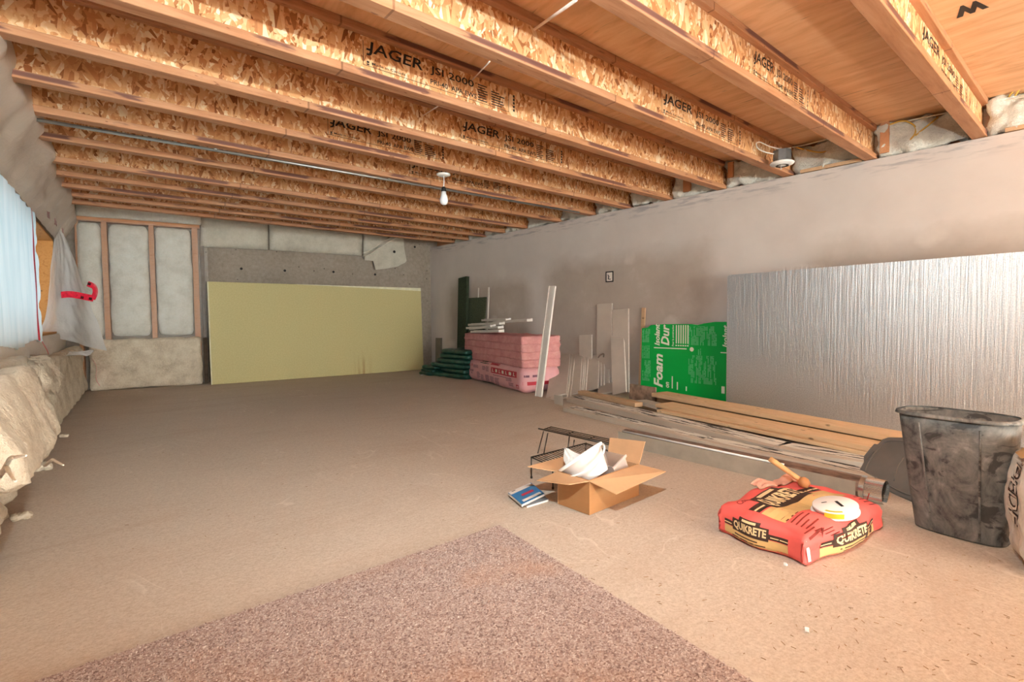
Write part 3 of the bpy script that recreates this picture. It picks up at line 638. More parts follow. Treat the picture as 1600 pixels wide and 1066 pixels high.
# drooping flap
FP = [(569, 407), (583, 408), (586, 422), (603, 420), (620, 417), (632, 411), (635, 408), (631, 388), (630, 371), (610, 371), (590, 386), (570, 400)]
bm = BM(); prism(bm, [B.px(x, y, .075) for x, y in FP], B.n*.02); bmesh.ops.bevel(bm, geom=bm.edges[:], offset=.004, segments=2, affect='EDGES')
fl = tag(obj('insulation_flap', bm, INSG), 'loose white insulation flap with a dark spot, drooping over the concrete', 'insulation')
P = B.px(616, 393.5, .0965); bm = BM(); tube(bm, [P, P+B.n*.003], .022, 12); obj('dark_spot', bm, GREYC, fl)
for d, lab in ((0, 'upper of two pale cables slanting across the insulation on the concrete'), (6, 'lower of two pale cables slanting across the insulation on the concrete')):
    bm = BM(); pts = [(566, 396+d*.8), (580, 390+d), (600, 377+d), (622, 368+d*.5), (650, 366-d*.2), (676, 369+d*.2)]
    tube(bm, curve([B.px(x, y, .115+(.05*k if k < 3 else .15+.09*(k-3))) for k, (x, y) in enumerate(pts)], 6), .006, 6); tag(obj('electrical_cable', bm, CABW, smooth=True), lab, 'cable')
# yellow board
bl, br = atz(330, 602), atz(662, 578); u0 = B.uz(bl)[0]
d = (br-bl).normalized(); n = V((d.y, -d.x, 0))
def onb(x, y, off): return atpl(x, y, bl+n*off, n)
tl = onb(330, 442, -.09); tr = onb(661, 450, -.07); hgt = (tl.z+tr.z)/2
ex = (br-bl); ez = V(((tl-bl).x*.0-n.x*.06, -n.y*.06, hgt)); bl2 = bl+V((0, 0, .004))
zx = ex.normalized(); zz = ez.normalized(); zy = zz.cross(zx)
My = Matrix.Translation(bl2) @ Matrix((zx, zy, zz)).transposed().to_4x4()
t = thing('yellow_board', (bl+br)/2, 'large pale yellow rigid board leaning on the concrete wall', 'board')
bm = BM(); lbox(bm, 0, ex.length, 0, .03, 0, ez.length, .002); obj('foam_sheet', bm, YEL, t, M=My)
bm = BM(); lbox(bm, .0, .012, -.001, .031, 0, ez.length); obj('left_edge', bm, YELE, t, M=My)
bm = BM(); prism(bm, [V((ex.length*.35, -.0015, ez.length)), V((ex.length, -.0015, ez.length)), V((ex.length, -.0015, ez.length-.05)), V((ex.length*.75, -.0015, ez.length-.03))], (0, .003, 0)); obj('worn_top_edge', bm, YELE, t, M=My)

# ================================================================ RIGHT WALL ITEMS
# outlet box
P = R.px(952.5, 432.5); u, _, z = R.uz(P); hw = .055; hh = .062
t = thing('outlet_box', P, 'black-rimmed electrical box opening in the drywall with white wire ends', 'outlet box'); MR = R.mat()
bm = BM()
for q in ((u-hw, u-hw+.013, z-hh, z+hh), (u+hw-.013, u+hw, z-hh, z+hh), (u-hw+.013, u+hw-.013, z-hh, z-hh+.013), (u-hw+.013, u+hw-.013, z+hh-.013, z+hh)): lbox(bm, q[0], q[1], -.004, .03, q[2], q[3])
obj('rim', bm, GREYC, t, M=MR)
bm = BM(); lbox(bm, u-hw+.013, u+hw-.013, -.002, .003, z-hh+.013, z+hh-.013); obj('back', bm, TRIM, t, M=MR)
bm = BM(); tube(bm, curve([(u-.02, -.004, z+.02), (u+.005, -.02, z), (u-.01, -.012, z-.025), (u+.02, -.01, z-.03)], 5), .005, 6); obj('wire_end', bm, BLACK, t, M=MR)
P = [R.px(876, 532, .0), R.px(873, 534, .03), R.px(868, 541, .05), R.px(866, 552, .045), R.px(865, 560, .03)]
bm = BM(); tube(bm, curve(P, 6), .009, 6); tag(obj('wall_cable_stub', bm, plain('brown_cable', rgb(120, 84, 74), .5), smooth=True), 'brown cable stub hooking out of the drywall above the leaning strips', 'cable')
bm = BM(); P = [R.px(933, 563, .02), R.px(937, 556, .05), R.px(943, 553, .06), R.px(943, 558, .05)]; tube(bm, curve(P, 5), .01, 6); tag(obj('wall_cable_stub', bm, plain('grey_cable', rgb(140, 122, 108), .5), smooth=True), 'small grey cable loop between the leaning strips', 'cable')
# dark post and panel, thin trims behind the pink stack
def lean_board(name, base, top, width, thick, mat, label, cat, lean_px=None, M2=None):
    """board standing on the floor at base (u, off) and touching the wall at top (u, z)"""
    (ub, ob), (ut, zt) = base, top
    a = R.at(ub, ob, 0); b = R.at(ut, thick+.004, zt); ez = b-a; ax = R.d*width; ny = ax.cross(ez).normalized()
    if ny.dot(R.n) > 0: ny = -ny
    zq = ez.normalized(); xq = (R.d-zq*R.d.dot(zq)).normalized(); Mx = Matrix.Translation(a) @ Matrix((xq, zq.cross(xq), zq)).transposed().to_4x4()
    bm = BM(); lbox(bm, 0, width, 0, thick, .0, ez.length, .0015)
    return tag(obj(name, bm, mat, M=Mx), label, cat)
uz = lambda x, y, o=0: R.uz(R.px(x, y, o))
a = uz(718, 435, .03); b = uz(714, 545, .2); c_ = uz(731, 435, .03)
lean_board('dark_post', (b[0]-.02, .20), (a[0], a[2]), c_[0]-a[0], .05, GRND, 'tall narrow dark green board leaning on the drywall behind the green bundles', 'board')
a = uz(727.5, 466, .03); c_ = uz(760, 467, .03)
lean_board('mottled_panel', (a[0]+.02, .13), (a[0]+.02, a[2]), c_[0]-a[0]-.04, .015, GRND2, 'mottled dark green panel leaning behind the pink insulation', 'panel')
a = uz(746, 450, .02); lean_board('thin_trim', (a[0], .07), (a[0], a[2]), .022, .008, TRIM, 'thin white trim leaning behind the mottled green panel, the left one', 'trim')
a = uz(761.5, 449, .02); lean_board('thin_trim', (a[0], .09), (a[0], a[2]), .035, .008, TRIM, 'thin white trim leaning at the right side of the mottled green panel', 'trim')
a = uz(680, 528, .04); c_ = uz(688, 528, .04)
lean_board('grey_offcut', (a[0], .05), (a[0], a[2]), c_[0]-a[0], .03, plain('grey_offcut', rgb(128, 118, 104), .8), 'small grey offcut standing in the corner behind the green bundles', 'offcut')
# green bundles
gx = [(700, 597, 48, 0, .0), (702, 588, 46, .065, .02), (703, 577, 44, .13, -.02), (702, 566, 42, .195, .03), (705, 556, 40, .255, -.01), (704, 549, 36, .31, .02)]
gb = atz(701, 590); ud, od, _ = R.uz(gb)
labs = ['lowest of the', 'second from below of the', 'third from below of the', 'third from the top of the', 'second from the top of the', 'topmost of the']
for k in range(6):
    ww = .95-.06*k; an = (-.06, .08, -.10, .05, .0, .06)[k]; ax = (R.d*cos(an)+R.n*sin(an)).normalized(); ay = V((0, 0, 1)).cross(ax)
    bm = BM(); soft(bm, R.at(1.12+.04*k, .40+(.02, -.02, .02, 0, -.02, 0)[k], .036+k*.068), ax, ay, (0, 0, 1), (ww, .42, .072), (16, 10, 4), .03, .012, 7, 40+k)
    tag(obj('green_bundle', bm, BAGG, smooth=True), labs[k]+' dark green wrapped bundles stacked in the corner', 'bundle', 'dark green bundles')
for k in range(3):
    bm = BM(); ax = (R.d*cos(.5)+R.n*sin(.5)).normalized(); ay = V((0, 0, 1)).cross(ax)
    soft(bm, R.at(.66+.05*k, .47, .022+k*.05), R.d, R.n, (0, 0, 1), (.34, .40, .05), (12, 10, 4), .022, .012, 7, 50+k)
    tag(obj('green_bundle', bm, BAGG, smooth=True), ('lowest', 'middle', 'upper')[k]+' of the thin dark green bundles beside the yellow board', 'bundle', 'dark green bundles')
# pink pack and batts
pa, pb = atz(722, 590), atz(816, 616); ex = (pb-pa); Lp = ex.length; ex.normalize(); ey = V((-ex.y, ex.x, 0))
if ey.dot(R.n) > 0: ey = -ey
sc = 1.0; wd = .52; hp = .30
cc = pa+ex*(Lp/2)+ey*(wd/2)
bm = BM(); soft(bm, cc+V((0, 0, hp/2)), ex, ey, (0, 0, 1), (Lp, wd, hp), (34, 12, 10), .085, .010, 4, 61)
bv = BVHTree.FromBMesh(bm)
t = thing('insulation_pack', cc, 'film-wrapped pink insulation pack printed in red, under the pink batts', 'insulation pack')
obj('film_wrap', bm, PACK, t, smooth=True)
def front(x, y, e=.003):      # x,y in metres on the front face of the pack
    o_ = pa+ex*x+V((0, 0, y))-ey*.3; h_ = bv.ray_cast(o_, ey); return (h_[0] if h_[0] else pa+ex*x+V((0, 0, y)))-ey*e
def side(x, y, e=.003):
    o_ = pb+ey*x+V((0, 0, y))+ex*.3; h_ = bv.ray_cast(o_, -ex); return (h_[0] if h_[0] else pb+ey*x+V((0, 0, y)))+ex*e
bm = BM(); W_ = Lp
put_rect(bm, front, W_*.55, .165, W_*.93, .235, 12, 2); put_rect(bm, front, W_*.52, .262, W_*.66, .285, 6, 1); put_rect(bm, front, W_*.92, .05, W_*.955, .09)
put_rect(bm, side, .02, .09, wd-.05, .13, 8, 1); put_rect(bm, front, W_*.21, .205, W_*.225, .235)
tag(obj('red_print', bm, PACKR, t), kind='stuff')
bm = BM(); put_rect(bm, front, W_*.34, .262, W_*.5, .29, 6, 1); put_rect(bm, front, W_*.36, .015, W_*.56, .03, 6, 1); tag(obj('green_print', bm, PACKG, t), kind='stuff')
bm = BM()
for k in range(7): put_rect(bm, lambda x, y: front(x, y, .005), W_*(.565+.052*k), .182, W_*(.595+.052*k), .188+.03*(k % 2), 1, 1); put_rect(bm, lambda x, y: front(x, y, .005), W_*(.572+.052*k), .19, W_*(.58+.052*k), .222)
tag(obj('white_print', bm, GREENW, t), kind='stuff')
bm = BM()
for x0, y0, ww, n_ in ((.05, .205, .15, 3), (.05, .105, .05, 1), (.12, .10, .05, 3), (.2, .10, .03, 2), (.24, .19, .1, 3), (.4, .18, .06, 4), (.46, .17, .05, 5), (.3, .06, .06, 6), (.37, .05, .06, 5), (.45, .045, .07, 6), (.53, .04, .07, 6), (.61, .035, .07, 6), (.78, .11, .08, 3), (.82, .06, .07, 3), (.58, .14, .3, 1)):
    for r in range(n_): put_rect(bm, front, W_*x0, y0+r*.014, W_*(x0+ww*random.uniform(.7, 1)), y0+r*.014+.006, 2, 1)
for x0 in (.07, .13, .19, .22): put_rect(bm, front, W_*x0, .13, W_*(x0+.018), .155)
for r in range(3): put_rect(bm, side, .03+.1*r, .18, .09+.1*r, .205, 2, 1)
tag(obj('dark_print', bm, PACKK, t), kind='stuff')
pinkb = []
bh = .088
for k in range(4):
    z0 = hp-.012+k*bh; sh = (.02, .0, .03, .05)[k]; l2 = Lp*(.97, .955, .96, .95)[k]
    bm = BM()
    def wp(p, tt, k=k):
        if tt.x > .5: p = p+V((.03*(tt.x-.5)*noise.noise(V((p.y*6, p.z*20, k))), 0, -.014*(tt.x-.5)*(1 if tt.z < 0 else .4)))
        return p
    soft(bm, cc+ex*(-.005)+ey*(.02+.0*sh)+V((0, 0, z0+bh/2)), ex, ey, (0, 0, 1), (l2, wd-.02+.012*(k % 2), bh*1.10), (44, 14, 6), .016, .008, 9, 70+k, wp, .003)
    tag(obj('pink_batt', bm, INSP, smooth=True), ('lowest', 'second from below', 'second from the top', 'topmost')[k]+' pink fibreglass batt of the four lying on the pink pack', 'insulation batt', 'pink batts')
# white trims piled on the batts
tr_ = [((728, 514), (778, 513), .06, .02), ((731, 509), (780, 507), .13, .02), ((735, 520), (779, 519), .02, .02), ((752, 502), (790, 501), .30, .02), ((770, 505.5), (823, 502), .22, .02), ((733, 515.5), (766, 511), .04, .02)]
for k, (q0, q1, dz, ww) in enumerate(tr_):
    a, b = (atpl(*q, pa+ey*dz, ey) for q in (q0, q1)); d = (b-a); d2 = V((-d.y, d.x, 0)).normalized()
    if d2.dot(ey) < 0: d2 = -d2
    Mx = Matrix.Translation(a) @ Matrix((d.normalized(), d2, d.normalized().cross(d2))).transposed().to_4x4()
    bm = BM(); lbox(bm, 0, d.length, 0, .08, -.004, .026, .002); lbox(bm, 0, d.length, .05, .08, .026, .032)
    tag(obj('trim_piece', bm, TRIM, M=Mx), ('long white trim piece along the front of the pile on the pink batts', 'long white trim piece second from the front of the pile on the pink batts', 'white trim piece nearest the front edge of the pink batts', 'short white trim piece lying highest and farthest back on the pink batts', 'white trim piece reaching farthest right on the pink batts', 'white trim piece crossing over the left half of the pile on the pink batts')[k], 'trim', 'white trim offcuts on the pink batts')
# leaning white corner trim
a = atz(836.5, 619); b = R.px(858, 447, .78); ez = b-a; ax = R.d; ny = ez.cross(ax).normalized()
if ny.dot(R.n) < 0: ny = -ny
zq = ez.normalized(); xq = (ax-zq*ax.dot(zq)).normalized(); Mx = Matrix.Translation(a) @ Matrix((xq, zq.cross(xq), zq)).transposed().to_4x4()
t = thing('corner_trim', a, 'long white moulding standing upright against the near end of the pink stack', 'trim')
bm = BM(); lbox(bm, 0, .055, 0, .012, 0, ez.length, .001); obj('face', bm, TRIM, t, M=Mx)
bm = BM(); lbox(bm, .06, .10, -.012, .012, 0, ez.length, .004); obj('bead', bm, TRIM, t, M=Mx)
bm = BM(); lbox(bm, .0, .008, -.01, .0, 0, ez.length); obj('lip', bm, CEME, t, M=Mx)
# leaning cement strips
def strip(qb0, qb1, qt, label, off=None, thick=.016, mat=CEM):
    """strip: bottom-left and bottom-right pixels (on the floor), top-left pixel (on the wall)"""
    a = atz(*qb0); b = atz(*qb1); ua, oa, _ = R.uz(a); ub = R.uz(b)[0]
    if off is None: off = oa
    ub_ = R.uz(atpl(qb0[0], qb0[1], R.at(0, off, 0), R.n))
    T = R.px(*qt, thick+.006); base = R.at(ub_[0], off, max(0, 0)); ez = T-base; ax = R.d; w_ = max(.02, (R.uz(atpl(qb1[0], qb1[1], R.at(0, off, 0), R.n))[0]-ub_[0]))
    zz = ez.normalized(); ny = zz.cross(ax).normalized(); ny = -ny if ny.dot(R.n) > 0 else ny
    # the strip keeps square corners: x axis along the wall, made perpendicular to the leaning edge
    xx = (ax-zz*ax.dot(zz)).normalized(); ny = zz.cross(xx)
    Mx = Matrix.Translation(base) @ Matrix((xx, ny, zz)).transposed().to_4x4()
    lo = -(w_*abs(xx.z))
    bm = BM(); lbox(bm, 0, w_, 0, thick, .004, ez.length, .001); o = tag(obj('cement_strip', bm, mat, M=Mx), label, 'board strip', 'cement board strips')
    bm = BM(); lbox(bm, w_-.001, w_+.004, -.001, thick+.001, .003, ez.length+.001); obj('cut_edge', bm, CEME, o, M=Mx)
    return o
S = [((853, 622), (877, 628), (865, 553), 'pale cement board strip at the left end of the leaning row'),
     ((881, 621), (885, 622), (889.5, 555), 'narrow strip edge-on right of the leftmost leaning strip'),
     ((886, 620), (890, 621), (893.5, 555), 'second narrow edge-on strip from the left of the row'),
     ((892, 617), (903, 619), (897, 554), 'medium cement board strip left of the thin edge-on bundle'),
     ((904, 617), (907, 618), (910, 556), 'left edge-on strip of the thin three-strip bundle'),
     ((908, 616), (910, 617), (913, 556), 'middle edge-on strip of the thin three-strip bundle'),
     ((911, 615), (914, 616), (915.5, 557), 'right edge-on strip of the thin three-strip bundle'),
     ((916, 612), (932, 614), (919, 558), 'medium cement board strip in the middle of the row'),
     ((934, 612), (938, 613), (935, 559), 'narrow strip just right of the middle strip'),
     ((939, 612), (943, 613), (940, 560), 'slim strip behind the small square offcut'),
     ((945, 611), (951, 612), (946, 560), 'slim strip left of the tallest front strip'),
     ((957, 618), (977, 620.5), (954, 521), 'tall front cement board strip near the wooden stake')]
for s in S:
    strip(*s)
strip((863-3, 622.5), (882-3, 627.5), (863, 572), 'short cement board strip in front of the leftmost leaning strip', off=1.0)
strip((934, 614.5), (956, 618), (934, 593), 'small square cement board offcut in front of the row', off=.36)
strip((932.5, 598), (955.5, 600), (932.6, 475.5), 'tallest cement board strip, standing behind the row', off=.06)
strip((957, 604), (982, 606), (956.5, 484.5), 'second tallest cement board strip behind the tall front one', off=.09)
strip((905, 588), (924, 590), (905, 524), 'small cement board piece standing behind the left bundles', off=.06)
a = uz(1002.7, 481, .02); lean_board('wooden_stake', (a[0]-.02, .06), (a[0], a[2]), .045, .02, LUM2, 'thin upright wooden stake beside the green foam board', 'stake')
# dirty offcut
Pq = [atpl(x, y, R.at(0, .50, 0), R.n) for x, y in ((983, 623), (1024, 634), (1024, 606), (984, 600))]
bm = BM(); prism(bm, [V((p.x, p.y, max(.002, p.z))) for p in Pq], -R.n*.02); tag(obj('dirty_offcut', bm, DIRTY), 'stained brown chipboard offcut standing left of the lumber', 'board')
# green foam board
o0 = .10; gp = lambda x, y, o=o0: R.px(x, y, o)
Q0 = R.uz(gp(1001, 601)); Q1 = R.uz(gp(1150, 625)); zt_ = R.uz(gp(1003, 508))[2]; U0 = Q0[0]; U1 = Q1[0]+.25; Z0 = .02
gt = thing('green_foam_board', R.at((U0+U1)/2, o0, 0), 'bright green printed foam board leaning on the drywall, partly behind the foil board', 'foam board')
top = [(1003, 513), (1012, 512), (1017, 508), (1040, 506.5), (1080, 506.5), (1090, 508), (1100, 505.5), (1118, 503), (1140, 503)]
pts = [R.at(U0, o0, Z0), R.at(U1, o0, Z0), R.at(U1, o0, zt_+.03)]+[R.at(R.uz(gp(*q))[0], o0, R.uz(gp(*q))[2]) for q in top[::-1]]
bm = BM(); prism(bm, pts, -R.n*.002); obj('printed_film', bm, GREEN, gt)
bm = BM(); prism(bm, [p-R.n*.003 for p in pts], -R.n*.045); obj('foam_core', bm, FOAMW, gt)
# lettering runs upward: layout x = up the board (0..1 over its height), layout y = leftwards
GU = lambda px_: R.uz(gp(px_, 560))[0]
def gf(x, y): return R.at(y, o0+.003, Z0+x)     # x metres up, y wall coordinate
def gtext(s, ua, ub, z0, z1, bold, shear, mi): # letters between wall coords ua(top of letters)..ub(baseline), from z0 up to z1
    put_text(bm, s, lambda x, y: R.at(ub+(ua-ub)*y, o0+.003, z0+(z1-z0)*x), 0, 0, 1, 1, bold, shear, mi)
zz = lambda y, x: R.uz(gp(x, y))[2]
bm = BM()
gtext('Foam', GU(1022), GU(1036), zz(605, 1030), zz(553, 1030), .03, .25, 0)
gtext('Isolant', GU(1023), GU(1031), zz(540, 1027), zz(506, 1027)-.0, .03, .25, 0)
gtext('Dur', GU(1033), GU(1046), zz(540, 1040), zz(507, 1040), .03, .25, 0)
gtext('on', GU(1041), GU(1046), zz(606, 1043), zz(597, 1043), .03, .2, 0)
u_, v_ = GU(1022), GU(1073); put_rect(bm, lambda x, y: R.at(x, o0+.003, y), u_, zz(545, 1045), v_, zz(545, 1045)+.010)
for k in range(6):
    uu = GU(1056+3.6*k); put_rect(bm, lambda x, y: R.at(x, o0+.003, y), uu, zz(537, 1060), uu+.012, zz(508, 1060)); put_rect(bm, lambda x, y: R.at(x, o0+.003, y), uu-.003, zz(541, 1060), uu+.014, zz(539, 1060))
put_text(bm, 'Pour la construction', lambda x, y: R.at(GU(1053)+(GU(1050)-GU(1053))*y, o0+.003, zz(541, 1051)+(zz(508, 1051)-zz(541, 1051))*x), 0, 0, 1, 1, .01, .1)
for x_, a_, b_ in ((1050, 607, 588), (1058, 609, 597), (1072, 611, 604)): put_rect(bm, lambda x, y: R.at(x, o0+.003, y), GU(x_), zz(a_, x_), GU(x_)+.012, zz(b_, x_))
put_rect(bm, lambda x, y: R.at(x, o0+.003, y), GU(1128), zz(615, 1130), GU(1133), zz(604, 1130))
c0 = R.at(GU(1081), o0+.003, zz(546, 1081)); n_ = 14; vs = [bm.verts.new(c0+R.d*(.022*cos(2*pi*k/n_))+V((0, 0, .022*sin(2*pi*k/n_)))) for k in range(n_)]; bm.faces.new(vs)
gtext('Isolant', GU(1129), GU(1138), zz(543, 1132), zz(508, 1132), .03, .25, 0)
put_rect(bm, lambda x, y: R.at(x, o0+.003, y), GU(1126), zz(552, 1130), GU(1140), zz(550.5, 1130))
tag(obj('white_lettering', bm, GREENW, gt), kind='stuff')
bm = BM(); random.seed(4)
def tiny(x0, x1, ya, yb, n_):
    for k in range(n_):
        uu = GU(x0+(x1-x0)*k/n_); za, zb = zz(yb, (x0+x1)/2), zz(ya, (x0+x1)/2); z_ = za
        while z_ < zb:
            l_ = random.uniform(.02, .09)
            if random.random() < .75: put_rect(bm, lambda x, y: R.at(x, o0+.0025, y), uu, z_, uu+.009, min(zb, z_+l_))
            z_ += l_+.008
tiny(1004, 1016, 514, 535, 8); tiny(1004, 1016, 540, 560, 5); tiny(1004, 1017, 563, 595, 8); tiny(1076, 1120, 510, 540, 22); tiny(1076, 1120, 556, 600, 22); tiny(1088, 1100, 545, 555, 4)
tag(obj('small_print', bm, GREENL, gt), kind='stuff')
bm = BM(); P = [R.at(R.uz(gp(1108, 503))[0], .055, zt_+.01), R.at(R.uz(gp(1128, 503))[0], .055, zt_+.01), R.at(R.uz(gp(1121, 499))[0], .055, zt_+.035), R.at(R.uz(gp(1116, 500))[0], .055, zt_+.035)]
# foil board
o1 = .30; fp = lambda x, y: R.uz(R.px(x, y, o1)); A0 = fp(1134.5, 632); A1 = fp(1135, 430); A2 = fp(1600, 392)
U0 = A0[0]; zt_ = A1[2]; U1 = U0+2.44; top2 = A2[2]+(A2[2]-A1[2])/(A2[0]-A1[0])*(U1-A2[0])
MF = R.mat(o1)
ft = thing('foil_board', R.at((U0+U1)/2, o1, 0), 'large silver foil-faced insulation board leaning along the drywall', 'insulation board')
bm = BM(); prism(bm, [V((U0, 0, .005)), V((U1, 0, .005)), V((U1, 0, zt_+.02)), V((U0+.02, 0, zt_)), V((U0, 0, zt_-.015))], (0, .003, 0)); obj('foil_face', bm, FOIL, ft, M=MF)
bm = BM(); prism(bm, [V((U0+.004, .0035, .005)), V((U1, .0035, .005)), V((U1, .0035, zt_+.018)), V((U0+.02, .0035, zt_-.002)), V((U0+.004, .0035, zt_-.02))], (0, .035, 0)); obj('foam_core', bm, FOAMW, ft, M=MF)

# ================================================================ LUMBER ON THE FLOOR
def plank(name, q0, q1, zt, width, thick, mat, label, cat='plank', group=None, ends=(0, 0)):
    """plank whose front top edge runs from pixel q0 (far end) to q1 (near end) at height zt"""
    a, b = atz(*q0, zt), atz(*q1, zt); d = (b-a).normalized(); a = a-d*ends[0]; b = b+d*ends[1]; ln = (b-a).length; n = V((-d.y, d.x, 0))
    if n.dot(R.n) > 0: n = -n
    # local: x along, y from the front edge to the back, z up
    xx = d; zz_ = V((0, 0, 1)); yy = n
    Mx = Matrix.Translation(a-zz_*thick) @ Matrix((xx, yy, zz_)).transposed().to_4x4()
    bm = BM(); obox(bm, (0, 0, 0), (ln, 0, 0), (0, width, 0), (0, 0, thick), .002)
    return tag(obj(name, bm, mat, M=Mx), label, cat, group)
G = 'timber laid along the drywall'
plank('peeling_plank', (880, 637), (1089, 687), .035, .15, .035, PEEL, 'grey peeling plank in the front row on the floor, far half', 'plank', G)
plank('peeling_plank', (1090.5, 687.3), (1344, 741), .035, .15, .035, PEEL, 'grey peeling plank in the front row on the floor, near half toward the bin lid', 'plank', G, (0, .25))
plank('peeling_plank', (885, 621), (1207, 698.5), .045, .20, .045, PEEL, 'grey peeling plank behind the front row, far half, flaked black and white', 'plank', G)
plank('peeling_plank', (1208.5, 698.8), (1346, 723), .045, .20, .045, PEEL, 'grey peeling plank behind the front row, near half under the bin lid', 'plank', G, (0, .3))
plank('lumber_board', (1026, 640), (1347, 705), .070, .20, .024, LUM, 'peach spruce board in the stack, lower one facing the front', 'board', G, (0, .35))
plank('lumber_board', (1024, 631), (1346, 696), .100, .20, .029, LUM, 'peach spruce board in the stack, resting on the lower front one', 'board', G, (0, .35))
plank('lumber_board', (1018, 614), (1385, 680), .138, .19, .036, LUM, 'peach spruce board topmost in the stack before the foil board', 'board', G, (0, .3))
plank('lumber_board', (1018, 614.0), (1385, 680.0), .101, .17, .099, LUM2, 'tan timber under the topmost board of the stack', 'board', G, (-.03, .28))
plank('lumber_board', (993, 625.5), (1026, 634), .082, .12, .034, plain('whitewashed_wood', rgb(200, 186, 172), .8, var=.1), 'short whitewashed board end left of the spruce stack', 'board', G)
plank('lumber_board', (903, 610.5), (992, 630), .085, .09, .038, LUM2, 'short tan wood stud lying on the grey peeling plank', 'stud', G)
bm = BM(); a = atz(869, 630); obox(bm, atz(868, 631), (atz(880, 634)-atz(868, 631)), R.d*-.02, (0, 0, .09), .002); tag(obj('cement_block_offcut', bm, CEM), 'small pale offcut standing at the far end of the grey planks', 'offcut')
# steel duct: open seam pipe with a crimped end
a, b = atz(978, 682, .05), atz(1392, 772, .05); d = (b-a).normalized(); n = V((-d.y, d.x, 0)); n = -n if n.dot(R.n) > 0 else n; rr = .052
t = thing('metal_duct', (a+b)/2-V((0, 0, .05)), 'long galvanised metal duct with a crimped end lying behind the red bag', 'duct')
ln = (b-a).length; Mx = Matrix.Translation(a) @ Matrix((d, n, V((0, 0, 1)))).transposed().to_4x4()
bm = BM(); N_ = 26
def shell(bm, x0, x1, r0, r1, a0, a1, nx=2, crimp=0):
    def f(u, v):
        an = a0+(a1-a0)*v; r_ = r0+(r1-r0)*u+(crimp*(1 if int(round(v*96)) % 2 else -1) if crimp else 0); return V((x0+(x1-x0)*u, r_*cos(an), r_*sin(an)))
    grid(bm, f, nx, 96 if crimp else N_)
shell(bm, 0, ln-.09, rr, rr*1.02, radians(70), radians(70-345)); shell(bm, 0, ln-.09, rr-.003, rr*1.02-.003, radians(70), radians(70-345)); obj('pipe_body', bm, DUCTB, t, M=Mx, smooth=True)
bm = BM(); shell(bm, ln-.09, ln-.02, rr*1.04, rr*1.02, 0, 2*pi, 3, .0015); obj('crimped_end', bm, GALVE, t, M=Mx)
bm = BM(); shell(bm, ln-.11, ln-.09, rr*1.07, rr*1.07, 0, 2*pi, 2); obj('end_bead', bm, GALVE, t, M=Mx, smooth=True)
bm = BM(); tube(bm, [(0, -.034, rr*.78), (ln*.70, -.034, rr*.78)], .0065, 6); obj('seam_edge', bm, SEAM_HL, t, M=Mx, smooth=True)  # steel seam lip, its highlight put into the near-white colour
# flat channel half at its left end
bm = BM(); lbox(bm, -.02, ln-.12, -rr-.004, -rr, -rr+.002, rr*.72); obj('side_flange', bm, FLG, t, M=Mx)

# ================================================================ BIN AND LID
hb = .465
c0 = atz(1421, 822); c1 = atz(1567, 862); tl_ = atz(1409, 638, hb); tr_2 = atz(1586, 664, hb)
ax = (c1-c0); lb = ax.length; ax.normalize(); dp = V((-ax.y, ax.x, 0)); dp = dp if dp.x > 0 else -dp
t = thing('trash_bin', (c0+c1)/2+dp*.1, 'tall scuffed black plastic bin standing at the right', 'bin')
cb = (c0+c1)/2+dp*.085; at_ = (tr_2-tl_); lt = at_.length; at_.normalize(); ct = (tl_+tr_2)/2+dp*.04
def sect(c, l_, w_, z, n_=56, p=3.2):
    out = []
    for k in range(n_):
        th = 2*pi*k/n_; cx_, sy_ = cos(th), sin(th); x = abs(cx_)**(2/p)*(1 if cx_ > 0 else -1)*l_/2; y = abs(sy_)**(2/p)*(1 if sy_ > 0 else -1)*w_/2
        q = c+ax*x+dp*y; out.append(V((q.x, q.y, z)))
    return out
def loft(bm, rings, cap0=False, cap1=False):
    rs = [[bm.verts.new(p) for p in r_] for r_ in rings]; n_ = len(rs[0])
    for a_, b_ in zip(rs, rs[1:]):
        for k in range(n_): bm.faces.new((a_[k], a_[(k+1) % n_], b_[(k+1) % n_], b_[k]))
    if cap0: bm.faces.new(rs[0][::-1])
    if cap1: bm.faces.new(rs[-1])
lb2 = lb+.0; wbt, wtp = .17, .225
rings = [sect(cb.lerp(ct, z/hb), lb2+(lt*.97-lb2)*z/hb, wbt+(wtp-wbt)*z/hb, z) for z in (0.002, .01, .1, .2, .3, .4, hb)]
rin = [sect(cb.lerp(ct, z/hb), lb2+(lt*.97-lb2)*z/hb-.008, wbt+(wtp-wbt)*z/hb-.008, z) for z in (hb, .3, .15, .012)]
bm = BM(); loft(bm, rings+rin, True, True); obj('body', bm, BIN, t, smooth=True)
bm = BM(); loft(bm, [sect(ct, lt*.97-.006, wtp-.006, hb+.006), sect(ct, lt+.006, wtp+.012, hb+.004), sect(ct, lt+.012, wtp+.018, hb-.006), sect(ct, lt*.97+.002, wtp+.002, hb-.008), sect(ct, lt*.97-.006, wtp-.006, hb+.006)]); obj('rim', bm, BIN, t, smooth=True)
bm = BM()
for s in (-.24, .27):
    q0 = cb+ax*(lb*s)-dp*(wbt/2+.0015); q1 = ct+ax*(lt*.97*s)-dp*(wtp/2+.0015); tube(bm, [V((q0.x, q0.y, .01)), V((q1.x, q1.y, hb-.03))], .0035, 5)
obj('moulding_seam', bm, BIN, t)
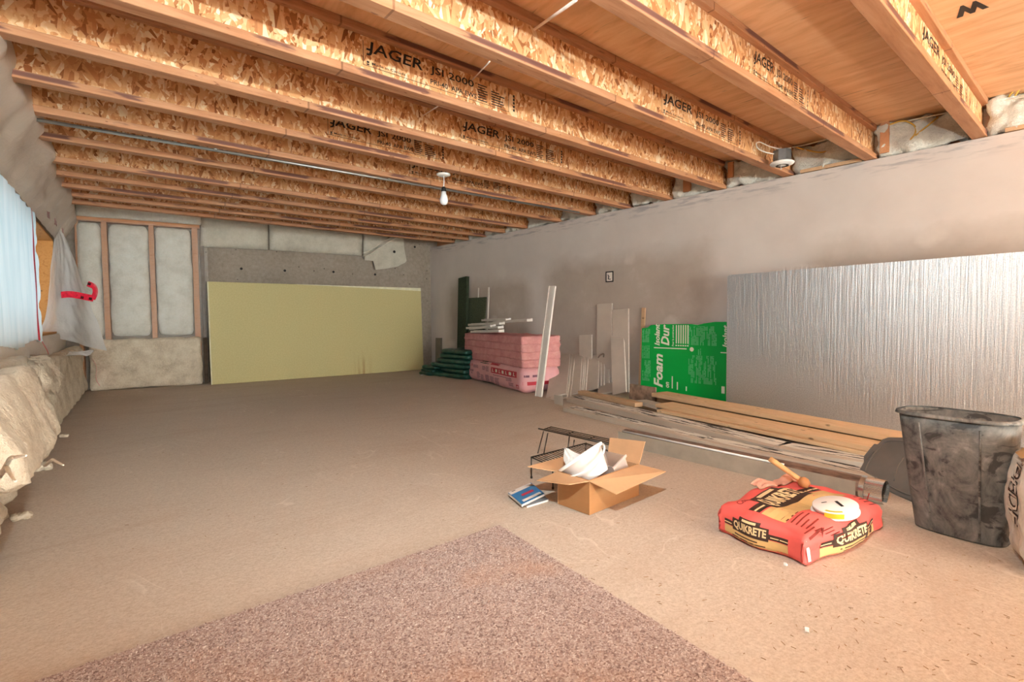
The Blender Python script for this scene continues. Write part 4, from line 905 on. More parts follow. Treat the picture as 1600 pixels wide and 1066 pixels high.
# lid lying tilted on the planks
A_, B_, C_ = atz(1338, 740, .0)+V((0, 0, .05)), atz(1432, 790, .004), atz(1392, 684, .20)
nl = (B_-A_).cross(C_-A_).normalized(); nl = nl if nl.z > 0 else -nl
lp = lambda x, y: atpl(x, y, A_, nl)
out = [(1346, 741), (1343, 733), (1349, 722), (1349, 713), (1353, 708), (1362, 697), (1366, 693), (1371, 694), (1379, 686), (1388, 683), (1412, 683), (1450, 690), (1470, 720), (1460, 780), (1440, 788), (1420, 781), (1380, 763)]
t = thing('bin_lid', lp(1395, 740)-V((0, 0, .1)), 'dark grey plastic lid with a handle tab, leaning beside the bin', 'lid')
bm = BM(); prism(bm, [lp(*q) for q in out], nl*-.014); bmesh.ops.bevel(bm, geom=bm.edges[:], offset=.003, segments=2, affect='EDGES'); obj('lid_panel', bm, LID, t)
inn = [(1352, 737), (1358, 722), (1376, 698), (1388, 690), (1412, 690), (1445, 697), (1460, 722), (1450, 772), (1420, 774), (1385, 757)]
bm = BM(); tube(bm, curve([lp(*q)+nl*.002 for q in inn+inn[:1]], 4)[:-1], .004, 5, closed=True); obj('raised_ridge', bm, LID, t, smooth=True)
bm = BM(); tube(bm, curve([lp(1397, 752)+nl*.001, lp(1402, 732)+nl*.001, lp(1412, 716)+nl*.001], 5), .003, 5); obj('moulded_curve', bm, LID, t, smooth=True)
bm = BM(); prism(bm, [lp(*q)+nl*.001 for q in ((1352, 716), (1364, 703), (1367, 706), (1355, 720))], nl*.006); obj('handle_tab', bm, LID, t)

# ================================================================ CEMENT BAG (red)
O = V((1.812, .640, 0)); e1 = V((.575, -.068, 0)); e2 = V((.078, .372, 0)); l1, l2_ = e1.length, e2.length; d1, d2 = e1.normalized(), e2.normalized()
d2 = (d2-d1*d2.dot(d1)).normalized(); Tb = .125; cB = O+d1*(l1/2)+d2*(l2_/2)
def wbag(p, tt):
    fx, fy = abs(tt.x), abs(tt.y); z = p.z
    if tt.z > -.99:
        z = -Tb/2+(z+Tb/2)*(1-.16*fx**4-.16*fy**4)+.008*sin(7*tt.x+2*tt.y)*(1-fx**2)*(z > 0)+.006*noise.noise(V((tt.x*3, tt.y*3, 5)))*(z > 0)
    x = p.x+(.012*sin(tt.y*5+1)*(tt.x) if fx > .9 else 0); y = p.y+(.02*cos(tt.x*3.3)*(-1 if tt.y < 0 else 1)*(fy > .9)*(1-.5*abs(tt.z)))
    return V((x, y, max(-Tb/2, z)))
bm = BM(); soft(bm, cB+V((0, 0, Tb/2+.002)), d1, d2, (0, 0, 1), (l1, l2_, Tb), (40, 30, 12), .03, .006, 9, 81, wbag)
bvB = BVHTree.FromBMesh(bm)
t = thing('cement_bag', cB, 'red paper bag of concrete mix lying on the floor, torn open at the back', 'cement bag')
obj('paper_bag', bm, REDB, t, smooth=True)
def topB(s, q, e=.0012):     # s along d1, q along d2 from O
    P = O+d1*s+d2*q+V((0, 0, .5)); h_ = bvB.ray_cast(P, V((0, 0, -1))); return h_[0]+V((0, 0, e)) if h_[0] else O+d1*s+d2*q+V((0, 0, Tb))
def sideA(s, z, e=.0012):    # face looking to the camera's right side: s along d1, at d2=0
    P = O+d1*s-d2*.4+V((0, 0, z)); h_ = bvB.ray_cast(P, d2); return h_[0]-d2*e if h_[0] else O+d1*s+V((0, 0, z))
def sideB(s, z, e=.0012):    # end face: s from the far left corner to the near corner
    P = O+d2*(l2_-s)-d1*.4+V((0, 0, z)); h_ = bvB.ray_cast(P, d1); return h_[0]-d1*e if h_[0] else O+d2*(l2_-s)+V((0, 0, z))
def st(x, y, z=.12): P = atz(x, y, z)-O; return P.dot(d1), P.dot(d2)
def logo(f, s0, s1, z0, z1, par, nm, words):
    """cream lettering with a brown outline over a dark and a tan band"""
    W2, H2 = s1-s0, z1-z0; F = lambda x, y, e: f(s0+x*W2, z0+y*H2, e)
    bm = BM(); put_rect(bm, lambda x, y: F(x, y, .0012), 0, 0, 1, .42, 20, 4); tag(obj(nm+'_tan_band', bm, TAN, par), kind='stuff')
    bm = BM(); put_rect(bm, lambda x, y: F(x, y, .0016), 0, .45, 1, .66, 20, 3)
    put_rect(bm, lambda x, y: F(x, y, .0022), .16, .34, .74, .86, 16, 5); put_rect(bm, lambda x, y: F(x, y, .0022), .28, .84, .62, 1.0, 8, 2)
    for r, (a_, b_) in enumerate(words): put_rect(bm, lambda x, y: F(x, y, .0017), a_, .07+.12*r, b_, .12+.12*r, 6, 1)
    tag(obj(nm+'_dark_band', bm, BRN, par), kind='stuff')
    bm = BM(); put_text(bm, 'QUIKRETE', lambda x, y: F(x, y, .0032), .19, .40, .52, .40, .035); put_rect(bm, lambda x, y: F(x, y, .0018), 0, .52, .14, .56, 3, 1); put_rect(bm, lambda x, y: F(x, y, .0018), .76, .52, 1, .56, 4, 1)
    put_rect(bm, lambda x, y: F(x, y, .0028), .34, .87, .56, .96, 6, 1)
    tag(obj(nm+'_lettering', bm, CREAM, par), kind='stuff')
logo(sideA, l1*.14, l1*.82, .010, .100, t, 'side', [(.3, .72), (.25, .75)])
bm = BM(); put_text(bm, '40', lambda x, y: sideA(x, y, .002), l1*.70, .022, .045, .03, .03); put_rect(bm, lambda x, y: sideA(x, y, .002), l1*.62, .022, l1*.68, .05, 2, 2); obj('weight_mark', bm, BRN, t)
logo(sideB, l2_*.14, l2_*.78, .012, .100, t, 'end', [(.15, .7), (.2, .6)])
sa, qa = st(1196, 800); sb, qb = st(1300, 762)
logo(lambda s, q, e: topB(s, q, e), sa-.03, sa+.42, qa-.09, qa+.12, t, 'top', [])
bm = BM()
for (x0, y0), n_ in (((1222, 812), 6), ((1258, 828), 8)):
    s_, q_ = st(x0, y0)
    for r in range(n_): put_rect(bm, lambda x, y: topB(x, y), s_+.002*r, q_-r*.016, s_+random.uniform(.06, .1), q_-r*.016+.005, 4, 1)
s_, q_ = st(1335, 778)
for r in range(4): put_rect(bm, lambda x, y: topB(x, y), s_, q_-r*.018, s_+random.uniform(.05, .09), q_-r*.018+.005, 4, 1)
s_, q_ = st(1158, 790); put_text(bm, 'Concrete', lambda x, y: topB(x, y), s_, q_, .12, .025)
tag(obj('small_print', bm, REDT, t), kind='stuff')
# torn corner seam showing white paper and the torn back flap
bm = BM(); P = [sideA(.012, .09, .002), sideA(.02, .06, .003), sideA(.026, .02, .003), sideA(.012, .02, .003), sideA(.006, .06, .003)]; bm.faces.new([bm.verts.new(p) for p in P]); obj('torn_seam', bm, FOAMW, t)
def tf(a, b):
    s_, q_ = st(1190+68*a, 768-20*a, .12); p = topB(min(max(s_, .01), l1-.01), min(max(q_, .01), l2_-.012), 0)
    return p+d2*(.05*b)+V((0, 0, .006+.018*b*(.5+.5*sin(a*9))+.012*noise.noise(V((a*8, b*4, 2)))))
bm = BM(); grid(bm, tf, 18, 5); obj('torn_flap', bm, plain('faded_red_paper', rgb(222, 160, 138), .7, var=.15), t, smooth=True)
bm = BM(); grid(bm, lambda a, b: tf(a, b)-V((0, 0, .003)), 18, 5); obj('torn_flap_lining', bm, m_card('lining_paper', rgb(190, 150, 120)), t, smooth=True)
# wooden brush handle stuck in the tear
hA, hB = atz(1250, 750, .15), atz(1203, 717, .215)
t = thing('hand_tool', hA, 'wooden tool handle with a knobbed head sticking out of the torn red bag', 'tool')
wd_ = plain('handle_wood', rgb(222, 164, 108), .5, var=.1)
d = hB-hA; bm = BM(); tube(bm, [hA.lerp(hB, s) for s in (0, .2, .5, .75, .8, 1)], [.0115, .011, .0115, .012, .0125, .012], 12); obj('handle', bm, wd_, t, smooth=True)
bm = BM(); z_ = d.normalized(); x_ = z_.orthogonal().normalized(); Mh = Matrix.Translation(hA-z_*.02) @ Matrix((x_, z_.cross(x_), z_)).transposed().to_4x4()
lathe(bm, [(0, -.02), (.014, -.018), (.023, -.004), (.022, .012), (.014, .022), (0, .024)], Mh, 14); obj('knobbed_head', bm, plain('knob_wood', rgb(190, 124, 76), .5, var=.15), t, smooth=True)
# white spool on the bag
s_, q_ = st(1305, 795, .14); Pc = topB(s_, q_, 0)
zt2 = (V((0, 0, 1))-d1*.02*0+(CAM-Pc).normalized()*.24).normalized(); x_ = (d1*.85-d2*.5); x_ = (x_-zt2*x_.dot(zt2)).normalized(); y_ = zt2.cross(x_)
Ms = Matrix.Translation(Pc+V((0, 0, .016))) @ Matrix((x_, y_, zt2)).transposed().to_4x4() @ Matrix.Diagonal((1.12, .86, 1, 1))
t = thing('white_spool', Pc, 'round white plastic spool with a yellow sticker lying on the red bag', 'spool')
for nm, r_, z0 in (('lower_disc', .074, .0), ('upper_disc', .069, .022)):
    bm = BM(); lathe(bm, [(0, z0), (r_*.95, z0), (r_, z0+.002), (r_, z0+.007), (r_*.96, z0+.009), (0, z0+.0095)], Ms, 36); obj(nm, bm, WPL, t, smooth=True)
bm = BM(); lathe(bm, [(.06, .004), (.062, .013), (.06, .022)], Ms, 30); obj('hub', bm, WPL, t, smooth=True)
bm = BM(); F = lambda x, y: Ms @ V((x, y, .0328))
put_rect(bm, F, .006, -.026, .016, .018); put_rect(bm, F, -.036, .018, -.018, .022); obj('dark_label', bm, DARKP, t)
bm = BM(); F2 = lambda x, y: Ms @ V((.071*cos(x)*1.005, .076*sin(x)*1.005, y)); put_rect(bm, F2, radians(215), .012, radians(262), .03, 8, 1); F = lambda x, y: Ms @ V((x, y, .0325)); put_rect(bm, lambda a_, r2: Ms @ V((r2*cos(a_), r2*sin(a_), .0328)), radians(215), .057, radians(262), .066, 8, 1)
obj('yellow_sticker', bm, plain('yellow_sticker', rgb(228, 204, 60), .45), t)

# ================================================================ TORN WHITE BAG AT THE RIGHT EDGE
c0 = V((2.262, .186, 0)); fa = (V((2.465, .262, 0))-c0); dA = fa.normalized(); dBt = V((dA.y, -dA.x, 0)); hb2 = .395
cW = c0+dA*.13+dBt*.19
def wwb(p, tt):
    k = 1-.22*max(0, tt.z)**3-.10*(max(0, -tt.z)**4); return V((p.x*k+.012*tt.z, p.y*k, p.z+.02*noise.noise(V((p.x*9, p.y*9, 2)))*(tt.z > .5)))
bm = BM(); soft(bm, cW+V((0, 0, hb2/2+.003)), dA, dBt, (0, 0, 1), (.25, .36, hb2), (16, 20, 22), .055, .014, 11, 91, wwb)
bvW = BVHTree.FromBMesh(bm)
t = thing('mortar_bag', cW, 'torn white paper mortar bag standing at the right edge of the frame', 'bag')
obj('paper_bag', bm, WBAG, t, smooth=True)
def wl_(s, z, e=.0015): P = c0+dA*s-dBt*.4+V((0, 0, z)); h_ = bvW.ray_cast(P, dBt); return h_[0]-dBt*e if h_[0] else c0+dA*s+V((0, 0, z))
def wf_(s, z, e=.0015): P = c0+dBt*s-dA*.4+V((0, 0, z)); h_ = bvW.ray_cast(P, dA); return h_[0]-dA*e if h_[0] else c0+dBt*s+V((0, 0, z))
bm = BM(); put_rect(bm, wf_, .06, .05, .3, .34, 12, 12); obj('photo_print', bm, BAGD, t)
bm = BM(); put_text(bm, 'CUSTOM', lambda x, y: wf_(.075+.024*y, .25-.09*x, .0022), 0, 0, 1, 1, .02); tag(obj('brand_lettering', bm, GREENW, t), kind='stuff')
bm = BM(); put_text(bm, 'BEDF', lambda x, y: wl_(.17-.085*y, .335-.2*x, .002), 0, 0, 1, 1, .05); put_rect(bm, lambda x, y: wl_(x, y, .002), .09, .34, .10, .37); put_rect(bm, lambda x, y: wl_(x, y, .002), .11, .34, .12, .37)
tag(obj('outline_lettering', bm, BRN, t), kind='stuff')
bm = BM(); put_text(bm, 'BEDF', lambda x, y: wl_(.168-.081*y, .333-.196*x, .0032), 0, 0, 1, 1, .0); tag(obj('outline_lettering_fill', bm, WBAG, t), kind='stuff')
def kf(a, b):
    an = 2*pi*a; r_ = .118*(1-.35*b)+.016*noise.noise(V((cos(an)*3, sin(an)*3, b*4))); return cW+dA*(r_*1.0*cos(an))+dBt*(r_*1.45*sin(an))+V((0, 0, hb2-.03+.065*b+.018*noise.noise(V((cos(an)*5, sin(an)*5, b*3+5)))))
bm = BM(); grid(bm, kf, 36, 8); bmesh.ops.remove_doubles(bm, verts=bm.verts, dist=1e-5); obj('torn_kraft_top', bm, KRAFT, t, smooth=True)

# ================================================================ CARDBOARD BOX WITH CONTENTS
c0 = V((1.622, 1.437, 0)); ex = V((.36, .01, 0)); exn = ex.normalized(); eyn = V((-exn.y, exn.x, 0)); wx, wy, hz = .36, .185, .150; th = .004
t = thing('cardboard_box', c0+exn*wx/2+eyn*wy/2, 'open cardboard box holding white tubs, flaps folded out', 'box')
def pnl(nm, o, a, b, nrm, mat=CARD):
    bm = BM(); obox(bm, o, a, b, nrm*th); obj(nm, bm, mat, t)
Zv = V((0, 0, 1)); z0 = V((0, 0, .002))
pnl('side_panel', c0+z0, exn*wx, Zv*hz, eyn); pnl('side_panel', c0+eyn*(wy-th)+z0, exn*wx, Zv*hz, eyn, CARDI)
pnl('end_panel', c0+eyn*th+z0, eyn*(wy-2*th), Zv*hz, exn); pnl('end_panel', c0+exn*(wx-th)+eyn*th+z0, eyn*(wy-2*th), Zv*hz, exn, CARDI)
pnl('bottom_panel', c0+exn*th+eyn*th+z0, exn*(wx-2*th), eyn*(wy-2*th), Zv, CARDI)
def flap(nm, pts, mat=CARDI):
    bm = BM(); n = (pts[1]-pts[0]).cross(pts[3]-pts[0]).normalized(); prism(bm, pts, n*.004); obj(nm, bm, mat, t)
T0, TX, TY, TB = c0+Zv*hz, c0+exn*wx+Zv*hz, c0+eyn*wy+Zv*hz, c0+exn*wx+eyn*wy+Zv*hz
cp = lambda x, y: (770+x/5.517, 640+y/5.517)
flap('front_flap', [T0, TX, TX+(-eyn*.125-Zv*.012)+exn*.03, T0+(-eyn*.115-Zv*.035)+exn*.035])
flap('left_flap', [TY, T0, T0-exn*.075+eyn*.05-Zv*.01, TY-exn*.12-Zv*.016+eyn*.01])
flap('back_left_flap', [TB-exn*.2, TY, TY+eyn*.10+Zv*.02-exn*.09, TB+eyn*.10+Zv*.02-exn*.2])
flap('right_flap', [TX, TB, TB+eyn*.02+Zv*.085+exn*.045, TX+Zv*.10+exn*.05])
# tilted tub
def at_d(x, y, dist): return CAM+ray(x, y)*dist
axt = (-RT*.56+UP*.83+FW*.30).normalized()
rc = at_d(*cp(752, 405), 2.33); x_ = (RT*.83+UP*.56); x_ = (x_-axt*x_.dot(axt)).normalized(); y_ = axt.cross(x_)
Mt = Matrix.Translation(rc) @ Matrix((x_, y_, axt)).transposed().to_4x4()
t2 = thing('white_tub', c0+exn*.17+eyn*.09+V((0, 0, .02)), 'white plastic tub with a bail handle tipped over in the cardboard box', 'tub')
hh_ = .115; R0, R1 = .112, .076
bm = BM(); lathe(bm, [(0, -hh_), (R1*.93, -hh_), (R1, -hh_+.008), (R0*.95, -.01), (R0*1.02, -.01), (R0*1.03, 0), (R0*.96, .001), (R0*.93, -.01), (R1*.95, -hh_+.01), (0, -hh_+.006)], Mt @ Matrix.Diagonal((1, .8, 1, 1)), 40); obj('body', bm, WPL, t2, smooth=True)
bm = BM(); pts = []
for k in range(17):
    a_ = pi*k/16; pts.append(Mt @ V((R0*1.06*cos(a_), -R0*.86*sin(a_)-.004, -.012-.055*sin(a_))))
tube(bm, pts, .0042, 8); obj('bail_handle', bm, WPL2, t2, smooth=True)
bm = BM(); lathe(bm, [(R0*1.035, -.012), (R0*1.06, -.007), (R0*1.06, .002), (R0*1.0, .003)], Mt @ Matrix.Diagonal((1, .8, 1, 1)), 40); obj('rim_lip', bm, WPL2, t2, smooth=True)
# crumpled film in its mouth
def cr(a, b):
    an = 2*pi*a; r_ = .034*(1-b*.9)*(1+.6*noise.noise(V((cos(an)*2, sin(an)*2, b*3)))); return Mt @ (V((-.035+r_*cos(an)*1.3, r_*sin(an), -.01+.07*b*(1+.6*noise.noise(V((cos(an)*3+5, sin(an)*3, b)))))))
bm = BM(); grid(bm, cr, 26, 9); tag(obj('crumpled_film', bm, TISSUE), 'crumpled white plastic film poking out of the tipped tub', 'plastic film')
# clear tub
bm = BM(); q = c0+exn*.25+eyn*.03+V((0, 0, .06)); MX = Matrix.Translation(q) @ Matrix((exn, eyn, Zv)).transposed().to_4x4() @ Matrix.Rotation(radians(-25), 4, 'Y')
for z0_, g_ in ((0, 0),):
    lbox(bm, 0, .095, 0, .12, 0, .004); lbox(bm, 0, .003, 0, .12, .004, .11); lbox(bm, .092, .095, 0, .12, .004, .11); lbox(bm, .003, .092, 0, .003, .004, .11); lbox(bm, .003, .092, .117, .12, .004, .11); lbox(bm, -.006, .101, -.006, .0, .1, .112); lbox(bm, -.006, .101, .12, .126, .1, .112)
tag(obj('clear_container', bm, CLEARP, M=MX), 'clear plastic container standing tilted at the back of the cardboard box', 'container')

# ================================================================ WIRE RACK
zs_ = .112; FL = atz(*cp(332, 412), zs_); BL = atz(*cp(800, 292), zs_); FR_ = atz(*cp(510, 490), zs_); ef = (FR_-FL).normalized()*.20; eb = BL-FL
t = thing('wire_rack', (FL+BL)/2-V((0, 0, zs_)), 'black wire shelf rack on legs standing behind the cardboard box', 'rack')
bm = BM(); tube(bm, [FL, FL+eb, FL+eb+ef, FL+ef], .0042, 8, closed=True); obj('shelf_frame', bm, WIRE, t, smooth=True)
for k in range(1, 20):
    bm = BM(); o_ = FL+eb*(k/20); tube(bm, [o_, o_+ef], .0022, 5); obj('shelf_wire', bm, WIRE, t)
ra, rb = atz(*cp(395, 165), .205), atz(*cp(1000, 300), .205)
bm = BM(); tube(bm, [ra, rb], .0048, 8); obj('top_rail', bm, WIRE, t, smooth=True)
rn = V((-(rb-ra).y, (rb-ra).x, 0)).normalized()
rn = rn if rn.y > 0 else -rn
for k in range(1, 4): bm = BM(); o_ = rn*(.022*k)+V((0, 0, .002*k)); tube(bm, [ra.lerp(rb, .06)+o_, rb+o_], .003, 6); obj('upper_shelf_wire', bm, WIRE, t)
for k in (.07, .42, .72, .98): bm = BM(); o_ = ra.lerp(rb, k); tube(bm, [o_, o_+rn*.068+V((0, 0, .006))], .003, 6); obj('upper_cross_wire', bm, WIRE, t)
for (x0, y0), (x1, y1) in (((437, 190), (388, 378)), ((474, 205), (440, 380)), ((660, 235), (648, 330)), ((702, 265), (695, 310)), ((805, 290), (800, 330))):
    bm = BM(); tube(bm, [atz(*cp(x0, y0), .203), atz(*cp(x1, y1), zs_)], .0034, 6); obj('post', bm, WIRE, t, smooth=True)
for o_ in (FL, FL+eb, FL+ef, FL+eb+ef): bm = BM(); tube(bm, [o_, V((o_.x, o_.y, .0))], .0038, 6); lathe(bm, [(0, 0), (.006, 0), (.006, .01), (0, .012)], Matrix.Translation((o_.x, o_.y, 0)), 8); obj('leg', bm, WIRE, t, smooth=True)
# booklets
bp = lambda x, y: (780+x/16, 740+y/16)
def booklet(qL, qT, qR, qB, z, th_, label, printed):
    P = [atz(*bp(*q), z+th_) for q in (qB, qR, qT, qL)]
    t = thing('booklet', sum(P, V())/4-V((0, 0, th_)), label, 'booklet')
    bm = BM(); prism(bm, [p-V((0, 0, .0015)) for p in P], (0, 0, -(th_-.002))); obj('pages', bm, PAPER, t)
    bm = BM(); prism(bm, P, (0, 0, -.0014)); obj('cover', bm, BLUE if printed else plain('grey_cover', rgb(120, 122, 126), .5), t)
    if printed:
        f = lambda u, v: P[0]+(P[1]-P[0])*u+(P[3]-P[0])*v+V((0, 0, .0008))     # u: bottom edge, v: towards the left corner
        bm = BM(); put_rect(bm, f, .0, .78, 1, 1); put_rect(bm, f, .12, .07, .92, .21); tag(obj('white_print', bm, PAPER, t), kind='stuff')
        bm = BM(); put_rect(bm, f, .28, .40, .80, .54); tag(obj('red_print', bm, REDP, t), kind='stuff')
        f2 = lambda u, v: f(u, v)+V((0, 0, .0006)); bm = BM(); put_rect(bm, f2, .12, .92, .28, .96); tag(obj('dark_print', bm, DARKP, t), kind='stuff')
booklet((420, 560), (900, 330), (1225, 650), (700, 810), 0.001, .010, 'grey booklet lying askew under the blue one', False)
booklet((225, 475), (790, 225), (1130, 500), (568, 770), .0125, .012, 'blue booklet with a red bar on its cover, on the floor by the box', True)

# ================================================================ LEFT: PLASTIC, TAPE, SLUMPED BATTS
def lwp(x, y, o): return L.px(x, y, o)
uC = L.uz(L.px(54, 430, .05))[0]
def curt(a, b):
    u = -2.6+(uC+2.6)*a; zb = zs-.03+.02*sin(u*5)+.012*noise.noise(V((u*7, 0, 0))); zt = zh-.02+.012*noise.noise(V((u*6, 3, 0)))
    return L.at(u, .045+.018*sin(u*26+.5*sin(u*9))*(.35+.65*(1-b))+.006*noise.noise(V((u*20, b*3, 1))), zb+(zt-zb)*b)
bm = BM(); grid(bm, curt, 150, 14); ct_ = tag(obj('window_sheet', bm, CURT, smooth=True), 'milky plastic sheet hanging like a curtain over the basement window', 'plastic sheet')
bm = BM(); grid(bm, lambda a, b: curt(.975+.02*a, .0+1.0*b)+L.n*.006, 2, 24); obj('red_tape', bm, TAPE, ct_)
bm = BM(); grid(bm, lambda a, b: L.at(uC+.02+.05*a, .085+.02*sin(b*4), zs-.22+.19*b), 2, 8); tag(obj('tape_strip', bm, TAPE), 'short red tape strip dangling below the window sheet', 'tape')
bm = BM(); grid(bm, lambda a, b: curt(.997+.05*a+.02*noise.noise(V((b*9, 0, 2)))*a, b)+L.n*.004, 3, 30); obj('ragged_hem', bm, CURT, ct_)
# hanging torn sheet: triangle-like drape defined in the plane 5 cm off the wall
HS_ = [(84, 352), (92, 357), (104, 380), (114, 408), (123, 440), (133, 462), (136, 480), (146, 505), (152, 535), (152, 548), (128, 540), (104, 532), (80, 525), (56, 520), (66, 490), (72, 440), (78, 395)]
rowsL = [(84, 352), (79, 385), (75, 415), (71, 445), (67, 475), (62, 500), (55, 518), (56, 521), (58, 523)]
rowsR = [(90, 356), (104, 382), (114, 410), (125, 442), (134, 466), (141, 485), (149, 507), (155, 530), (158, 548)]
SHP = L.px(82, 400); SHN = (L.n*.55-L.d*.83).normalized()
def shp(x, y, o): return atpl(x, y, SHP, SHN)+SHN*o
def drape(a, b):
    k = b*(len(rowsL)-1); i = min(int(k), len(rowsL)-2); f = k-i
    l_ = V((*rowsL[i], 0)).lerp(V((*rowsL[i+1], 0)), f); r_ = V((*rowsR[i], 0)).lerp(V((*rowsR[i+1], 0)), f); q = l_.lerp(r_, a)
    off = .03+.05*b+.045*sin(a*9+b*4)*b+.02*noise.noise(V((a*5, b*6, 4)))+.012*noise.noise(V((a*14, b*9, 9)))
    return shp(q.x, q.y, off)
bm = BM(); grid(bm, drape, 30, 50); hs = tag(obj('torn_sheet', bm, POLYH, smooth=True), 'torn clear plastic sheet with red tape drooping beside the window', 'plastic sheet')
tp = [(80, 461.5), (92, 460.5), (105, 462), (120, 465), (131, 467)]
def band(pts, w0, off, mat, nm, par):
    bm = BM(); cpts = curve([V((x, y, 0)) for x, y in pts], 6); n_ = len(cpts)
    for i in range(n_-1):
        q = []
        for c_, s in ((cpts[i], -1), (cpts[i+1], -1), (cpts[i+1], 1), (cpts[i], 1)):
            tt = (cpts[min(i+1, n_-1)]-cpts[i]).normalized(); nn = V((-tt.y, tt.x, 0)); pp = c_+nn*(s*w0/2); q.append(bm.verts.new(shp(pp.x, pp.y, off)))
        bm.faces.new(q)
    return obj(nm, bm, mat, par)
band(tp, 10, .165, TAPE, 'red_tape', hs); band([(129, 468), (133, 458), (131, 449), (121, 444)], 8.5, .172, TAPE, 'red_tape', hs)
for q in ((112, 465), (125, 467), (123, 444)): band([(q[0]-2.5, q[1]), (q[0]+2.5, q[1]+1)], 4, .176, TAPED, 'tape_print', hs)
TAPEF = m_plastic('faded_tape', rgb(176, 84, 88), .6, .3)
for q, lab in (((68, 336, .12), 'faded red tape patch above the window corner, the leftmost'), ((80, 347, .12), 'faded red tape patch above the window corner, the middle one'), ((92, 360, .12), 'faded red tape patch at the upper right corner of the window')):
    c_ = lwp(q[0], q[1], .10); bm = BM()
    grid(bm, lambda a, b: c_+L.n*.03+L.d*(-.10+.20*a)+V((0, 0, -.025+.05*b))+L.n*.02*noise.noise(V((a*3, b*3, q[0]))), 4, 3); tag(obj('tape_patch', bm, TAPEF, smooth=True), lab, 'tape')
bm = BM(); q0, q1 = B.px(143, 560, .30), B.px(157, 603, .30)
grid(bm, lambda a, b: q0.lerp(q1, b)+L.d*(.10*(a-.5)*(1-abs(2*b-1.2)*.6))+L.n*.02*sin(b*6), 3, 10); tag(obj('tape_strip', bm, TAPE), 'red tape strip hanging in front of the cream batt at the back left', 'tape')
# slumped batts along the left wall (cream); positions from the floor contact line
def slump(c, ax, up, thick_dir, size, n, seed, label, amp=.03, r=.05, fz=.006, wp=None):
    bm = BM(); soft(bm, c, ax, thick_dir, up, size, n, r, amp, 6, seed, wp, fz)
    zmin = min(v.co.z for v in bm.verts)
    bmesh.ops.translate(bm, vec=(0, 0, .002-zmin), verts=bm.verts)
    return tag(obj('insulation_batt', bm, INS, smooth=True), label, 'insulation', 'slumped cream batts')
def floor_batt(q0, q1, h, th_, lean, seed, label, **k):
    a, b = atz(*q0), atz(*q1); d = (b-a); ln = d.length; d.normalize(); n = V((d.y, -d.x, 0)); n = n if n.x > 0 else -n
    up = (Zv-n*lean).normalized(); td = d.cross(up); c = (a+b)/2-n*(th_/2+lean*h/2)+V((0, 0, h/2))
    return slump(c, d, up, td, (ln, th_, h), (max(10, int(ln*26)), 6, 16), seed, label, **k)
floor_batt((138, 612), (98, 668), .52, .15, .10, 101, 'cream insulation batt slab along the left wall, the far one with plastic on top', amp=.022, r=.03, fz=.004)
floor_batt((100, 672), (8, 838), .53, .20, .05, 102, 'thick ragged cream insulation batt sagging at the left edge', amp=.07, r=.09, fz=.009)
floor_batt((12, 834), (-60, 960), .46, .24, .08, 103, 'cream insulation batt running out of the frame at the lower left edge', amp=.07, r=.10, fz=.010)
bm = BM(); a = L.at(-1.0, .12, .40); soft(bm, L.at(-.9, .07, .32), L.d, L.n, V((0, 0, 1)), (1.0, .10, .63), (20, 5, 12), .03, .02, 6, 107)
tag(obj('insulation_batt', bm, INS, smooth=True), 'cream insulation batt wedged upright against the wall under the window', 'insulation', 'slumped cream batts')
bm = BM(); soft(bm, lwp(22, 656, .30), L.d, (V((0, 0, 1))*.35+L.n*.94).normalized(), (V((0, 0, .94))-L.n*.35).normalized(), (.85, .09, .30), (22, 6, 10), .035, .022, 6, 121, None, .004)
tag(obj('insulation_batt', bm, INS, smooth=True), 'folded pale insulation flap lying over the ragged batt at the left edge', 'insulation', 'slumped cream batts')
# plastic scrap on the far slab
c_ = atz(118, 557, .50)
bm = BM(); grid(bm, lambda a, b: c_+L.d*(.75*(a-.5))+L.n*(.26*(b-.5))+V((0, 0, .03+.025*noise.noise(V((a*6, b*4, 3)))+.01*noise.noise(V((a*19, b*13, 3))))), 22, 10); tag(obj('plastic_scrap', bm, m_plastic('white_scrap', rgb(240, 238, 234), 1.0, .25, .01, 20), smooth=True), 'crinkled whitish plastic scrap lying on top of the far cream batt', 'plastic scrap')
# tufts fallen on the floor
for k, (q, s_, lab) in enumerate((((66, 735), .035, 'small cream insulation tuft on the floor at the foot of the nearest batt'), ((100, 683), .022, 'tiny cream insulation tuft beside the far batt'), ((34, 812), .026, 'cream insulation tuft low on the floor at the left edge'))):
    bm = BM(); P = atz(*q); soft(bm, P+V((0, 0, s_*.5)), (1, 0, 0), (0, 1, 0), Zv, (s_*2.4, s_*1.8, s_*1.1), (10, 8, 6), s_*.5, s_*.35, 22, 110+k, None, .004); tag(obj('insulation_tuft', bm, INS, smooth=True), lab, 'insulation tuft')
for q0, q1, lab in (((0, 745), (40, 712), 'long pale insulation strand slanting up at the left edge'), ((2, 742), (24, 752), 'short pale insulation strand at the left edge'), ((70, 728), (99, 727), 'pale insulation strand lying on the floor beside the near batt')):
    bm = BM(); tube(bm, [lwp(*q0, .50), lwp(*q0, .50).lerp(lwp(*q1, .54), .5)+V((0, 0, .008)), lwp(*q1, .54)], [.0022, .002, .001], 5); tag(obj('fibre_strand', bm, INSW, smooth=True), lab, 'insulation strand')

